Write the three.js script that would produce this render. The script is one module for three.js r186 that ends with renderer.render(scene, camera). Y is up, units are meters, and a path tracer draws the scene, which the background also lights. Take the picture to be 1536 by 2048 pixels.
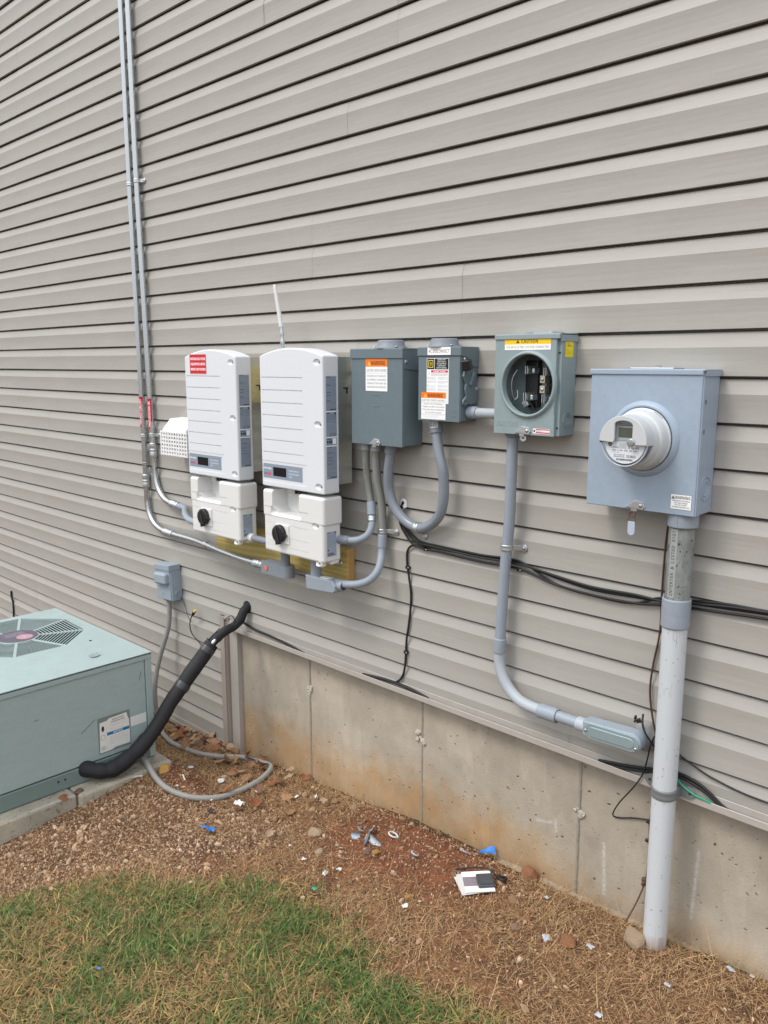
import * as THREE from 'three';
import { RoundedBoxGeometry } from 'three/addons/geometries/RoundedBoxGeometry.js';
import { mergeGeometries } from 'three/addons/utils/BufferGeometryUtils.js';
import { Brush, Evaluator, SUBTRACTION, ADDITION } from 'three-bvh-csg';
import { FontLoader } from 'three/addons/loaders/FontLoader.js';
import { TextGeometry } from 'three/addons/geometries/TextGeometry.js';

// ------------------------------------------------------------------ camera, sky, sun, exposure
const scene = new THREE.Scene();
const camera = new THREE.PerspectiveCamera(63.73, 0.75, 0.05, 400);
camera.position.set(0, 1.757, 2.3);
camera.rotation.set(THREE.MathUtils.degToRad(-10.21), THREE.MathUtils.degToRad(44.1), 0, 'YXZ');
const renderer = new THREE.WebGLRenderer({ antialias: true });
renderer.setSize(768, 1024);
renderer.toneMapping = THREE.LinearToneMapping;
renderer.toneMappingExposure = 1.5;
renderer.shadowMap.enabled = true;
{ // overcast sky: grey-white, brighter towards the zenith
  const w = 256, h = 128, d = new Float32Array(w * h * 4);
  for (let j = 0; j < h; j++) for (let i = 0; i < w; i++) {
    const el = ((j + 0.5) / h - 0.5) * Math.PI, s = Math.max(0, Math.sin(el));
    const l = 0.62 * (1 + 1.5 * s);
    const o = (j * w + i) * 4;
    d[o] = l * 0.97; d[o + 1] = l * 1.0; d[o + 2] = l * 1.06; d[o + 3] = 1;
  }
  const t = new THREE.DataTexture(d, w, h, THREE.RGBAFormat, THREE.FloatType);
  t.mapping = THREE.EquirectangularReflectionMapping; t.magFilter = THREE.LinearFilter; t.minFilter = THREE.LinearFilter; t.needsUpdate = true;
  scene.background = t; scene.environment = t;
}
const sun = new THREE.DirectionalLight(0xfff6ea, 1.2);
sun.position.set(-1.6 - 2.5, 8, 5.5); sun.target.position.set(-1.6, 0, 0);
sun.castShadow = true; sun.shadow.radius = 34; sun.shadow.mapSize.set(2048, 2048);
Object.assign(sun.shadow.camera, { left: -7, right: 7, top: 7, bottom: -7, near: 0.5, far: 30 });
scene.add(sun, sun.target);

// ------------------------------------------------------------------ helpers
let seed = 12345;
const rnd = () => { seed |= 0; seed = seed + 0x6D2B79F5 | 0; let t = Math.imul(seed ^ seed >>> 15, 1 | seed); t = t + Math.imul(t ^ t >>> 7, 61 | t) ^ t; return ((t ^ t >>> 14) >>> 0) / 4294967296; };
const rr = (a, b) => a + (b - a) * rnd();
const V = (x, y, z) => new THREE.Vector3(x, y, z);
const lerp = (a, b, t) => a + (b - a) * t, clamp = (x, a = 0, b = 1) => Math.min(b, Math.max(a, x));
const sstep = (a, b, x) => { const t = clamp((x - a) / (b - a)); return t * t * (3 - 2 * t); };
const hash = (x, y, s = 0) => { let h = Math.imul(x | 0, 374761393) + Math.imul(y | 0, 668265263) + Math.imul(s | 0, 974634777); h = Math.imul(h ^ h >>> 13, 1274126177); return ((h ^ h >>> 16) >>> 0) / 4294967296; };
function noise(x, y, s = 0) { const i = Math.floor(x), j = Math.floor(y), u = x - i, v = y - j, a = u * u * (3 - 2 * u), b = v * v * (3 - 2 * v); return lerp(lerp(hash(i, j, s), hash(i + 1, j, s), a), lerp(hash(i, j + 1, s), hash(i + 1, j + 1, s), a), b); }
const fbm = (x, y, o = 4, s = 0) => { let v = 0, a = 0.5, n = 0; for (let k = 0; k < o; k++) { v += a * noise(x, y, s + k * 17); n += a; x *= 2.03; y *= 2.03; a *= 0.5; } return v / n; };
function interp(x, xs, ys) { if (x <= xs[0]) return ys[0]; for (let i = 1; i < xs.length; i++) if (x <= xs[i]) return lerp(ys[i - 1], ys[i], (x - xs[i - 1]) / (xs[i] - xs[i - 1])); return ys[ys.length - 1]; }

const used = {};
const numbered = (n) => { used[n] = (used[n] ?? -1) + 1; return used[n] ? n + '_' + String(used[n]).padStart(3, '0') : n; };
function thing(name, label, category, base = [0, 0, 0], group) {
  const g = new THREE.Group(); g.name = numbered(name); g.position.set(...base); g.userData = { label, category };
  if (group) g.userData.group = group;
  scene.add(g); return g;
}
const baseOf = (o) => { const b = [0, 0, 0]; while (o && o !== scene) { b[0] += o.position.x; b[1] += o.position.y; b[2] += o.position.z; o = o.parent; } return b; };
// geometries are written in world coordinates and moved into the parent's frame here
function part(parent, name, geo, mat, label) {
  const g = Array.isArray(geo) ? merge(geo) : geo;
  const b = baseOf(parent); g.translate(-b[0], -b[1], -b[2]);
  const m = new THREE.Mesh(g, mat); m.name = name; m.castShadow = m.receiveShadow = true;
  if (label) m.userData.label = label;
  parent.add(m); return m;
}
function single(name, geo, mat, label, category, group, base) {
  const g = Array.isArray(geo) ? merge(geo) : geo;
  if (!base) { g.computeBoundingBox(); const c = g.boundingBox; base = [(c.min.x + c.max.x) / 2, c.min.y, (c.min.z + c.max.z) / 2]; }
  g.translate(-base[0], -base[1], -base[2]);
  const m = new THREE.Mesh(g, mat); m.name = numbered(name); m.position.set(...base); m.castShadow = m.receiveShadow = true;
  m.userData = { label, category }; if (group) m.userData.group = group;
  scene.add(m); return m;
}
function merge(list) {
  const out = list.map((g) => { const n = g.index ? g.toNonIndexed() : g.clone(); for (const k of Object.keys(n.attributes)) if (!['position', 'normal', 'uv'].includes(k)) n.deleteAttribute(k); n.morphAttributes = {}; n.clearGroups(); return n; });
  return mergeGeometries(out, false);
}
const bx = (x0, x1, y0, y1, z0, z1, r = 0.002, seg = 2) => { const w = x1 - x0, h = y1 - y0, d = z1 - z0; r = Math.min(r, w * 0.49, h * 0.49, d * 0.49); const g = r > 0 ? new RoundedBoxGeometry(w, h, d, seg, r) : new THREE.BoxGeometry(w, h, d); g.translate((x0 + x1) / 2, (y0 + y1) / 2, (z0 + z1) / 2); return g; };
const bxr = (cx, cy, cz, w, h, d, r, rx = 0, ry = 0, rz = 0) => { const g = r > 0 ? new RoundedBoxGeometry(w, h, d, 2, r) : new THREE.BoxGeometry(w, h, d); g.rotateX(rx); g.rotateY(ry); g.rotateZ(rz); g.translate(cx, cy, cz); return g; };
const orient = (g, a, b) => { // +y axis geometry centred at origin -> from a to b
  const q = new THREE.Quaternion().setFromUnitVectors(V(0, 1, 0), b.clone().sub(a).normalize()); g.applyQuaternion(q); g.translate((a.x + b.x) / 2, (a.y + b.y) / 2, (a.z + b.z) / 2); return g; };
const cyl = (a, b, r0, r1 = r0, seg = 24) => orient(new THREE.CylinderGeometry(r1, r0, V(...a).distanceTo(V(...b)), seg), V(...a), V(...b));
const lathe = (prof, seg = 40) => new THREE.LatheGeometry(prof.map((p) => new THREE.Vector2(p[0], p[1])), seg);
const latheAt = (prof, a, dir, seg = 40) => { const g = lathe(prof, seg); g.applyQuaternion(new THREE.Quaternion().setFromUnitVectors(V(0, 1, 0), V(...dir).normalize())); g.translate(...a); return g; };
function tube(pts, r, o = {}) {
  const c = new THREE.CatmullRomCurve3(pts.map((p) => V(...p)), false, 'centripetal');
  const len = c.getLength(), n = o.n ?? Math.max(8, Math.ceil(len / (o.step ?? 0.012)));
  const g = new THREE.TubeGeometry(c, n, r, o.rs ?? 14, false);
  if (o.rf) { const p = g.attributes.position, rs = (o.rs ?? 14) + 1; for (let i = 0; i <= n; i++) { const q = c.getPointAt(i / n), f = o.rf(i / n * len, i / n, i); for (let j = 0; j < rs; j++) { const k = i * rs + j; p.setXYZ(k, q.x + (p.getX(k) - q.x) * f, q.y + (p.getY(k) - q.y) * f, q.z + (p.getZ(k) - q.z) * f); } } g.computeVertexNormals(); }
  const uv = g.attributes.uv; for (let i = 0; i < uv.count; i++) uv.setXY(i, uv.getX(i) * len, uv.getY(i) * r * 6.28);
  return g;
}
function extrude(shape, depth, bevel = 0, o = {}) { return new THREE.ExtrudeGeometry(shape, { depth, bevelEnabled: bevel > 0, bevelSize: bevel, bevelThickness: bevel, bevelOffset: -bevel, bevelSegments: 3, curveSegments: o.cs ?? 18 }); }
const ev = new Evaluator(); ev.useGroups = false; ev.attributes = ['position', 'normal', 'uv'];
function csg(a, list, op = SUBTRACTION) { let A = new Brush(a); A.updateMatrixWorld(); for (const g of list) { const B = new Brush(g); B.updateMatrixWorld(); A = ev.evaluate(A, B, op); } return A.geometry; }
const polyShape = (p) => { const s = new THREE.Shape(); p.forEach((q, i) => i ? s.lineTo(q[0], q[1]) : s.moveTo(q[0], q[1])); s.closePath(); return s; };

// ---- materials
const lin = (r, g, b) => new THREE.Color().setRGB(r, g, b);
const std = (c, rough = 0.6, metal = 0, o = {}) => new THREE.MeshStandardMaterial({ color: c, roughness: rough, metalness: metal, ...o });
function dataTex(w, h, fn, srgb, rep) {
  const d = new Uint8Array(w * h * 4);
  for (let j = 0; j < h; j++) for (let i = 0; i < w; i++) { const c = fn(i, j), o = (j * w + i) * 4; if (typeof c === 'number') d[o] = d[o + 1] = d[o + 2] = clamp(c) * 255; else { d[o] = clamp(c[0]) * 255; d[o + 1] = clamp(c[1]) * 255; d[o + 2] = clamp(c[2]) * 255; } d[o + 3] = 255; }
  const t = new THREE.DataTexture(d, w, h, THREE.RGBAFormat); t.magFilter = THREE.LinearFilter; t.minFilter = THREE.LinearMipmapLinearFilter; t.generateMipmaps = true;
  if (srgb) t.colorSpace = THREE.SRGBColorSpace; t.wrapS = t.wrapT = THREE.RepeatWrapping; if (rep) t.repeat.set(...rep); t.needsUpdate = true; return t;
}
// periodic noise for tiling textures
const pnoise = (x, y, px, py, s) => { const i = Math.floor(x), j = Math.floor(y), u = x - i, v = y - j, a = u * u * (3 - 2 * u), b = v * v * (3 - 2 * v), m = (k, n) => ((k % n) + n) % n; return lerp(lerp(hash(m(i, px), m(j, py), s), hash(m(i + 1, px), m(j, py), s), a), lerp(hash(m(i, px), m(j + 1, py), s), hash(m(i + 1, px), m(j + 1, py), s), a), b); };
const mottle = dataTex(512, 512, (i, j) => { const a = pnoise(i / 64, j / 64, 8, 8, 1), b = pnoise(i / 16, j / 16, 32, 32, 2), c = pnoise(i / 4, j / 4, 128, 128, 3), v = 0.86 + 0.14 * (0.45 * a + 0.35 * b + 0.2 * c); return [v, v, v]; }, false, [3, 3]);
const speck = dataTex(512, 512, (i, j) => { const a = pnoise(i / 3, j / 3, 171, 171, 5), b = pnoise(i / 24, j / 24, 21, 21, 6); return 0.35 + 0.4 * a + 0.25 * b; }, false, [6, 6]);
const spangle = dataTex(256, 256, (i, j) => { const a = hash(i >> 3, j >> 4, 3), b = pnoise(i / 8, j / 20, 32, 13, 7); return 0.35 + 0.3 * b + 0.15 * a; }, false, [8, 8]);
const sidingBump = dataTex(1024, 256, (i, j) => { const a = pnoise(i / 60, j / 3, 17, 85, 11), b = pnoise(i / 20, j / 1.5, 51, 171, 12), c = pnoise(i / 200, j / 10, 5, 26, 13); return 0.4 * a + 0.25 * b + 0.35 * c; }, false, [1, 1]);
const sidingTint = dataTex(1024, 512, (i, j) => { const a = pnoise(i / 128, j / 32, 8, 16, 21), b = pnoise(i / 24, j / 12, 43, 43, 22), c = pnoise(i / 3, j / 3, 341, 171, 23), d = hash(i, j, 24) > 0.9993 ? 0.88 : 1; const v = (0.9 + 0.06 * a + 0.03 * b + 0.02 * c) * d; return [v, v * (0.996 + 0.006 * a), v * (0.988 + 0.014 * a)]; }, false, [1, 1]);
const M = {};
M.siding = [0, 1, 2].map((k) => std(lin(0.375 + k * 0.006, 0.361 + k * 0.0055, 0.332 + k * 0.005), 0.55, 0, { map: sidingTint, bumpMap: sidingBump, bumpScale: 0.0004, side: THREE.DoubleSide }));
M.trim = std(lin(0.43, 0.40, 0.365), 0.5, 0, { map: mottle });
M.trimDark = std(lin(0.36, 0.32, 0.28), 0.5, 0, { map: mottle });
M.sheath = std(lin(0.08, 0.075, 0.07), 0.9);
M.galv = std(lin(0.52, 0.55, 0.56), 0.4, 0.92, { bumpMap: spangle, bumpScale: 0.00008, roughnessMap: speck });
M.zinc = std(lin(0.58, 0.62, 0.64), 0.38, 0.9);
M.screw = std(lin(0.5, 0.5, 0.48), 0.35, 0.95);
M.steelSheet = std(lin(0.62, 0.64, 0.60), 0.42, 0.85, { roughnessMap: speck });
M.pvc = std(lin(0.30, 0.345, 0.40), 0.42, 0, { map: mottle });
M.pvcDark = std(lin(0.22, 0.25, 0.29), 0.5, 0, { map: mottle });
M.pvcPale = std(lin(0.42, 0.46, 0.50), 0.5, 0, { map: mottle });
M.flex = std(lin(0.26, 0.275, 0.255), 0.55, 0, { map: mottle });
M.liquid = std(lin(0.24, 0.275, 0.315), 0.28, 0, { map: mottle });
M.whip = std(lin(0.30, 0.295, 0.28), 0.6, 0, { map: mottle });
M.boxA = std(lin(0.14, 0.19, 0.215), 0.42, 0, { map: mottle, bumpMap: speck, bumpScale: 0.00012 });
M.boxB = std(lin(0.27, 0.345, 0.36), 0.42, 0, { map: mottle, bumpMap: speck, bumpScale: 0.00012 });
M.boxC = std(lin(0.325, 0.405, 0.50), 0.42, 0, { map: mottle, bumpMap: speck, bumpScale: 0.00012 });
M.boxD = std(lin(0.30, 0.36, 0.415), 0.5, 0, { map: mottle });
M.white = std(lin(0.68, 0.71, 0.745), 0.4, 0, { bumpMap: speck, bumpScale: 0.00006 });
M.white2 = std(lin(0.70, 0.705, 0.69), 0.38, 0, { bumpMap: speck, bumpScale: 0.00006 });
M.meterWhite = std(lin(0.56, 0.59, 0.60), 0.28);
M.ventWhite = std(lin(0.82, 0.82, 0.82), 0.35);
M.black = std(lin(0.012, 0.012, 0.014), 0.35);
M.rubber = std(lin(0.009, 0.0095, 0.012), 0.7, 0, { bumpMap: speck, bumpScale: 0.0008 });
M.cable = std(lin(0.01, 0.0095, 0.011), 0.6);
M.brownWire = std(lin(0.07, 0.03, 0.018), 0.5);
M.copperWire = std(lin(0.11, 0.06, 0.04), 0.6);
M.greenWire = std(lin(0.02, 0.30, 0.17), 0.4);
M.yellow = std(lin(0.75, 0.62, 0.06), 0.5);
M.seal = std(lin(0.36, 0.36, 0.35), 0.85, 0, { bumpMap: speck, bumpScale: 0.002 });
M.clear = new THREE.MeshPhysicalMaterial({ color: lin(0.93, 0.95, 0.97), transmission: 1, thickness: 0, roughness: 0.03, ior: 1.5 });
M.lcd = std(lin(0.10, 0.115, 0.085), 0.12);
M.lcdDark = std(lin(0.008, 0.009, 0.014), 0.1);
M.dark = std(lin(0.02, 0.022, 0.024), 0.8);
M.acPaint = std(lin(0.35, 0.445, 0.44), 0.5, 0, { map: mottle, bumpMap: speck, bumpScale: 0.00015 });
M.rock = [lin(0.40, 0.24, 0.13), lin(0.36, 0.16, 0.08), lin(0.45, 0.33, 0.22), lin(0.30, 0.2, 0.14), lin(0.22, 0.13, 0.1), lin(0.5, 0.28, 0.08)].map((c) => std(c, 0.9, 0, { map: mottle, bumpMap: speck, bumpScale: 0.003 }));

// canvas prints
function print(w, h, draw, ppm = 3200) {
  const c = document.createElement('canvas'); c.width = Math.max(16, Math.round(w * ppm)); c.height = Math.max(16, Math.round(h * ppm));
  const x = c.getContext('2d'); draw(x, c.width, c.height);
  const t = new THREE.CanvasTexture(c); t.colorSpace = THREE.SRGBColorSpace; t.anisotropy = 8; return t;
}
const printMat = (t, rough = 0.45) => new THREE.MeshStandardMaterial({ map: t, roughness: rough });
const txt = (x, s, cx, cy, size, col, o = {}) => { x.fillStyle = col; x.font = `${o.w ?? ''} ${size}px ${o.f ?? 'sans-serif'}`; x.textAlign = o.a ?? 'center'; x.textBaseline = 'middle'; if (o.max) x.fillText(s, cx, cy, o.max); else x.fillText(s, cx, cy); };
// sticker on a face pointing +z ('z') or +x ('x') or +y ('y'); w across, h up
function stickerGeo(w, h, c, face = 'z') { const g = new THREE.PlaneGeometry(w, h); if (face === 'x') g.rotateY(Math.PI / 2); if (face === 'y') g.rotateX(-Math.PI / 2); g.translate(...c); return g; }
const fineLines = (x, x0, x1, y0, y1, n, col, s = 1, lw = 1.2) => { x.strokeStyle = col; x.lineWidth = lw; for (let k = 0; k < n; k++) { const y = y0 + (y1 - y0) * (k + 0.5) / n; let p = x0; while (p < x1) { const q = Math.min(x1, p + (4 + 22 * hash(k, p | 0, s)) * 1); x.beginPath(); x.moveTo(p, y); x.lineTo(q, y); x.stroke(); p = q + 3 + 4 * hash(p | 0, k, s + 1); if (hash(k, p | 0, s + 2) > 0.96) break; } } };
const tri = (x, cx, cy, r, col, bang) => { x.fillStyle = col; x.beginPath(); x.moveTo(cx, cy - r); x.lineTo(cx + r * 1.05, cy + r * 0.8); x.lineTo(cx - r * 1.05, cy + r * 0.8); x.closePath(); x.fill(); txt(x, '!', cx, cy + r * 0.2, r * 1.2, bang, { w: 'bold' }); };

// ------------------------------------------------------------------ ground
const gx = [-6, -3.9, -3.3, -2.7, -2.28, -1.97, -1.63, -1.05, -0.67, 1], gyv = [-0.3, -0.235, -0.185, -0.145, -0.1, -0.085, -0.06, -0.03, -0.01, 0.03];
function gyBase(x, z) {
  const far = Math.max(0, Math.abs(x + 2) - 6);
  return interp(x, gx, gyv) + 0.04 * clamp(z, 0, 2.5) * interp(x, [-3.3, -1], [1, 0]) - 0.03 * (1 - sstep(-0.04, 0.07, z)) - far * 0.002 + interp(z, [0.25, 0.44, 0.62, 0.9, 1.2], [0, 0.08, 0.08, 0.045, 0]) * sstep(-2.78, -3.14, x) * sstep(-3.5, -3.4, x);
}
const lawnEdge = (x) => interp(x, [-4, -2.8, -2.73, -2.57, -2.365, -2.2, -1.97, -1.81, -1.6, -1.5, -1.33, -1.19, -1.05, -0.8, 0], [1.5, 1.36, 1.14, 0.92, 0.83, 0.69, 0.60, 0.61, 0.67, 0.76, 0.68, 0.64, 0.64, 0.74, 0.9]);
const lawn = (x, z) => sstep(-0.07, 0.12, z - lawnEdge(x) + 0.22 * (fbm(x * 4 + 9, z * 4, 3, 40) - 0.5));
const redSoil = (x, z) => { const a = Math.hypot((x + 1.93) / 0.42, (z - 0.14) / 0.27), b = Math.hypot((x + 3.1) / 0.16, (z - 0.44) / 0.1), c = Math.hypot((x + 2.55) / 0.22, (z - 0.72) / 0.07); return clamp(sstep(1.35, 0.6, a + 0.6 * (fbm(x * 6, z * 6, 3, 50) - 0.5)) + sstep(1.3, 0.6, b) + 0.8 * sstep(1.3, 0.5, c)); };
const chips = (x, z) => { const d = Math.abs((x + 2.86) * 0.93 + (z - 0.85) * 0.36) / 0.34, e = sstep(0.25, 0.5, z) * sstep(1.7, 1.2, z); return e * sstep(1.15, 0.55, d + 0.7 * (fbm(x * 5, z * 5, 3, 60) - 0.5)); };
const gy = (x, z) => { const near = sstep(7, 3, Math.hypot(x + 2, z - 1)); return gyBase(x, z) + near * (0.02 * (fbm(x * 3.1, z * 3.1, 3, 30) - 0.5) + 0.012 * (fbm(x * 17, z * 17, 3, 31) - 0.5) + 0.018 * redSoil(x, z) * fbm(x * 9, z * 9, 2, 32)); };
{
  const axis = (lo, hi, step, far) => { const a = []; for (let v = lo; v <= hi + 1e-6; v += step) a.push(v); let s = step * 1.6, p = hi; while (p < far) { p += s; s *= 1.6; a.push(Math.min(p, far)); } s = step * 1.6; p = lo; const b = []; while (p > -far) { p -= s; s *= 1.6; b.push(Math.max(p, -far)); } return [...b.reverse(), ...a]; };
  const xs = axis(-5.2, 1.2, 0.014, 160), zs = axis(-0.06, 2.6, 0.014, 160);
  const n = xs.length, m = zs.length, P = new Float32Array(n * m * 3), U = new Float32Array(n * m * 2), I = [];
  for (let j = 0; j < m; j++) for (let i = 0; i < n; i++) { const k = j * n + i, x = xs[i], z = zs[j]; P[k * 3] = x; P[k * 3 + 1] = gy(x, z) - (z < -0.05 ? 0.02 : 0); P[k * 3 + 2] = z; U[k * 2] = (x + 5) / 6; U[k * 2 + 1] = z / 3; }
  for (let j = 0; j < m - 1; j++) for (let i = 0; i < n - 1; i++) { const a = j * n + i; I.push(a, a + n, a + 1, a + 1, a + n, a + n + 1); }
  const g = new THREE.BufferGeometry(); g.setAttribute('position', new THREE.BufferAttribute(P, 3)); g.setAttribute('uv', new THREE.BufferAttribute(U, 2)); g.setIndex(I); g.computeVertexNormals();
  const col = dataTex(2048, 1024, (i, j) => {
    const x = -5 + 6 * i / 2048, z = 3 * j / 1024, L = lawn(x, z), R = redSoil(x, z), C = chips(x, z);
    const n1 = fbm(x * 14, z * 14, 4, 70), n2 = noise(x * 160, z * 160, 71), n3 = noise(x * 60, z * 60, 72);
    let c = [0.42, 0.29, 0.185];                       // trampled soil with dust of straw
    c = c.map((v, k) => lerp(v, [0.45, 0.27, 0.165][k], R)); c = c.map((v, k) => lerp(v, [0.38, 0.28, 0.2][k], C * 0.7)); c = c.map((v, k) => lerp(v, [0.27, 0.215, 0.105][k], L * 0.8));
    const f = (0.72 + 0.5 * n1) * (0.8 + 0.25 * n2 + 0.2 * n3);
    return c.map((v) => v * f);
  }, true);
  const bump = dataTex(1024, 1024, (i, j) => 0.5 * pnoise(i / 6, j / 6, 171, 171, 80) + 0.3 * pnoise(i / 2.5, j / 2.5, 410, 410, 81) + 0.2 * pnoise(i / 24, j / 24, 43, 43, 82), false, [10, 5]);
  const ground = new THREE.Mesh(g, std(lin(1, 1, 1), 0.95, 0, { map: col, bumpMap: bump, bumpScale: 0.006 }));
  ground.name = 'ground'; ground.receiveShadow = true; ground.userData = { kind: 'structure' }; scene.add(ground);
}
// uncountable cover: blades, straw, chips
function bladeGeo(w, bend, segs = 3) { const g = new THREE.PlaneGeometry(w, 1, 1, segs); g.translate(0, 0.5, 0); const p = g.attributes.position; for (let i = 0; i < p.count; i++) { const t = p.getY(i); p.setXYZ(i, p.getX(i) * (1 - t * t * 0.9), t * (1 - 0.18 * bend * t), bend * t * t * 0.55); } g.computeVertexNormals(); return g; }
function scatter(name, geo, mat, list, label) {
  const im = new THREE.InstancedMesh(geo, mat, list.length), m = new THREE.Matrix4(), e = new THREE.Euler(), q = new THREE.Quaternion(), c = new THREE.Color();
  list.forEach((o, i) => { e.set(o.rx, o.ry, o.rz, 'YXZ'); q.setFromEuler(e); m.compose(V(o.x, o.y, o.z), q, V(o.sx, o.sy, o.sz)); im.setMatrixAt(i, m); im.setColorAt(i, c.setRGB(...o.c)); });
  im.name = numbered(name); im.userData = { kind: 'stuff', label, category: label.split(' ').slice(-1)[0] }; im.castShadow = im.receiveShadow = true; scene.add(im); return im;
}
{
  const leafM = new THREE.MeshStandardMaterial({ color: 0xffffff, roughness: 0.75, side: THREE.DoubleSide });
  const straws = [[], []], blades = [[], []], chip = [[], []];
  const inPad = (x, z) => x < -3.18 && x > -4.4 && z > 0.42 && z < 1.5;
  const padTone = (a, b, t, f) => a.map((v, k) => lerp(v, b[k], t) * f);
  // straw
  for (let k = 0; k < 150000; k++) {
    const near = k < 120000, x = near ? rr(-3.9, -0.3) : rr(-5.2, 1.2), z = near ? rr(-0.03, 1.9) : rr(0, 2.6); if (inPad(x, z)) continue;
    const L = lawn(x, z), R = redSoil(x, z), C = chips(x, z), cl = fbm(x * 7, z * 7, 3, 90);
    if (rnd() > (0.86 - 0.8 * R - 0.46 * C - 0.2 * L) * (0.05 + 1.3 * cl)) continue;
    const f = rr(0.5, 1.2), len = (rr(0.015, 0.06) + (rnd() > 0.94 ? 0.06 : 0)) * (L > 0.5 ? 1.1 : 1);
    straws[k & 1].push({ x, z, y: gy(x, z) + rr(0, 0.008), rx: rr(1.1, 1.62), ry: rr(0, 6.28), rz: rr(-0.4, 0.4), sx: rr(0.5, 1.2), sy: len, sz: len * rr(0.2, 1), c: padTone([0.58, 0.395, 0.195], [0.34, 0.19, 0.085], rnd(), f) });
  }
  // living grass with yellowed blades
  for (let k = 0; k < 250000; k++) {
    const near = k < 210000, x = near ? rr(-3.2, -0.5) : rr(-5, 1.2), z = near ? rr(0.5, 2.0) : rr(0.6, 2.6); if (inPad(x, z)) continue;
    const L = lawn(x, z), tuft = fbm(x * 11, z * 11, 3, 95), lush = clamp(fbm(x * 2.6 + 3, z * 2.6, 3, 97) * 1.6 - 0.35 + 0.35 * sstep(-2.6, -1.9, x) - 0.6 * sstep(-1.55, -1.2, x));
    if (rnd() > L * (0.15 + 1.4 * tuft) * (0.5 + 0.5 * lush)) continue;
    const green = rnd() < 0.08 + 0.95 * lush * tuft * 1.4, f = rr(0.45, 1.2), len = (rr(0.02, 0.058) + (rnd() > 0.9 ? 0.025 : 0)) * (0.6 + 0.7 * tuft);
    blades[k & 1].push({ x, z, y: gy(x, z) - 0.002, rx: rr(0.45, 1.5), ry: rr(0, 6.28), rz: rr(-0.4, 0.4), sx: rr(0.7, 1.5), sy: len, sz: len * rr(0.4, 1.5), c: green ? padTone([0.05, 0.12, 0.018], [0.17, 0.215, 0.05], rnd() * rnd() * 1.3, f) : padTone([0.36, 0.265, 0.085], [0.22, 0.13, 0.045], rnd(), f) });
  }
  // crumbs, wood chips, gravel
  for (let k = 0; k < 90000; k++) {
    const x = rr(-3.9, -0.3), z = rr(-0.03, 1.5); if (inPad(x, z)) continue;
    const L = lawn(x, z), R = redSoil(x, z), C = chips(x, z);
    if (rnd() > 0.34 + 0.6 * C + 0.22 * R - 0.3 * L) continue;
    const pale = rnd() < 0.22 + 0.4 * C, big = rnd(), s = rr(0.0018, 0.0045) + (big > 0.97 ? 0.006 : 0), f = rr(0.6, 1.15);
    chip[k & 1].push({ x, z, y: gy(x, z) + s * 0.3, rx: rr(0, 6.28), ry: rr(0, 6.28), rz: rr(0, 6.28), sx: s * rr(0.8, 1.9), sy: s * rr(0.45, 0.8), sz: s, c: pale ? padTone([0.56, 0.42, 0.29], [0.42, 0.27, 0.165], rnd(), f) : padTone([0.29, 0.15, 0.08], [0.2, 0.105, 0.055], rnd(), f) });
  }
  const cg0 = new THREE.IcosahedronGeometry(1, 0), cg1 = new THREE.DodecahedronGeometry(1, 0);
  scatter('dead_straw', bladeGeo(0.0017, 0.7), leafM, straws[0], 'dry tan straw lying over the soil'); scatter('dead_straw', bladeGeo(0.0012, -0.9), leafM, straws[1], 'thin bleached straw lying over the soil');
  scatter('grass', bladeGeo(0.0044, 0.9), leafM, blades[0], 'short patchy green and yellow lawn grass'); scatter('grass', bladeGeo(0.003, 0.6), leafM, blades[1], 'finer blades of the patchy lawn grass');
  const chipM = std(lin(1, 1, 1), 0.9);
  scatter('wood_chips', cg0, chipM, chip[0], 'pale wood chips and crumbs on the soil'); scatter('soil_crumbs', cg1, chipM, chip[1], 'reddish clods and crumbs on the soil');
}

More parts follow.
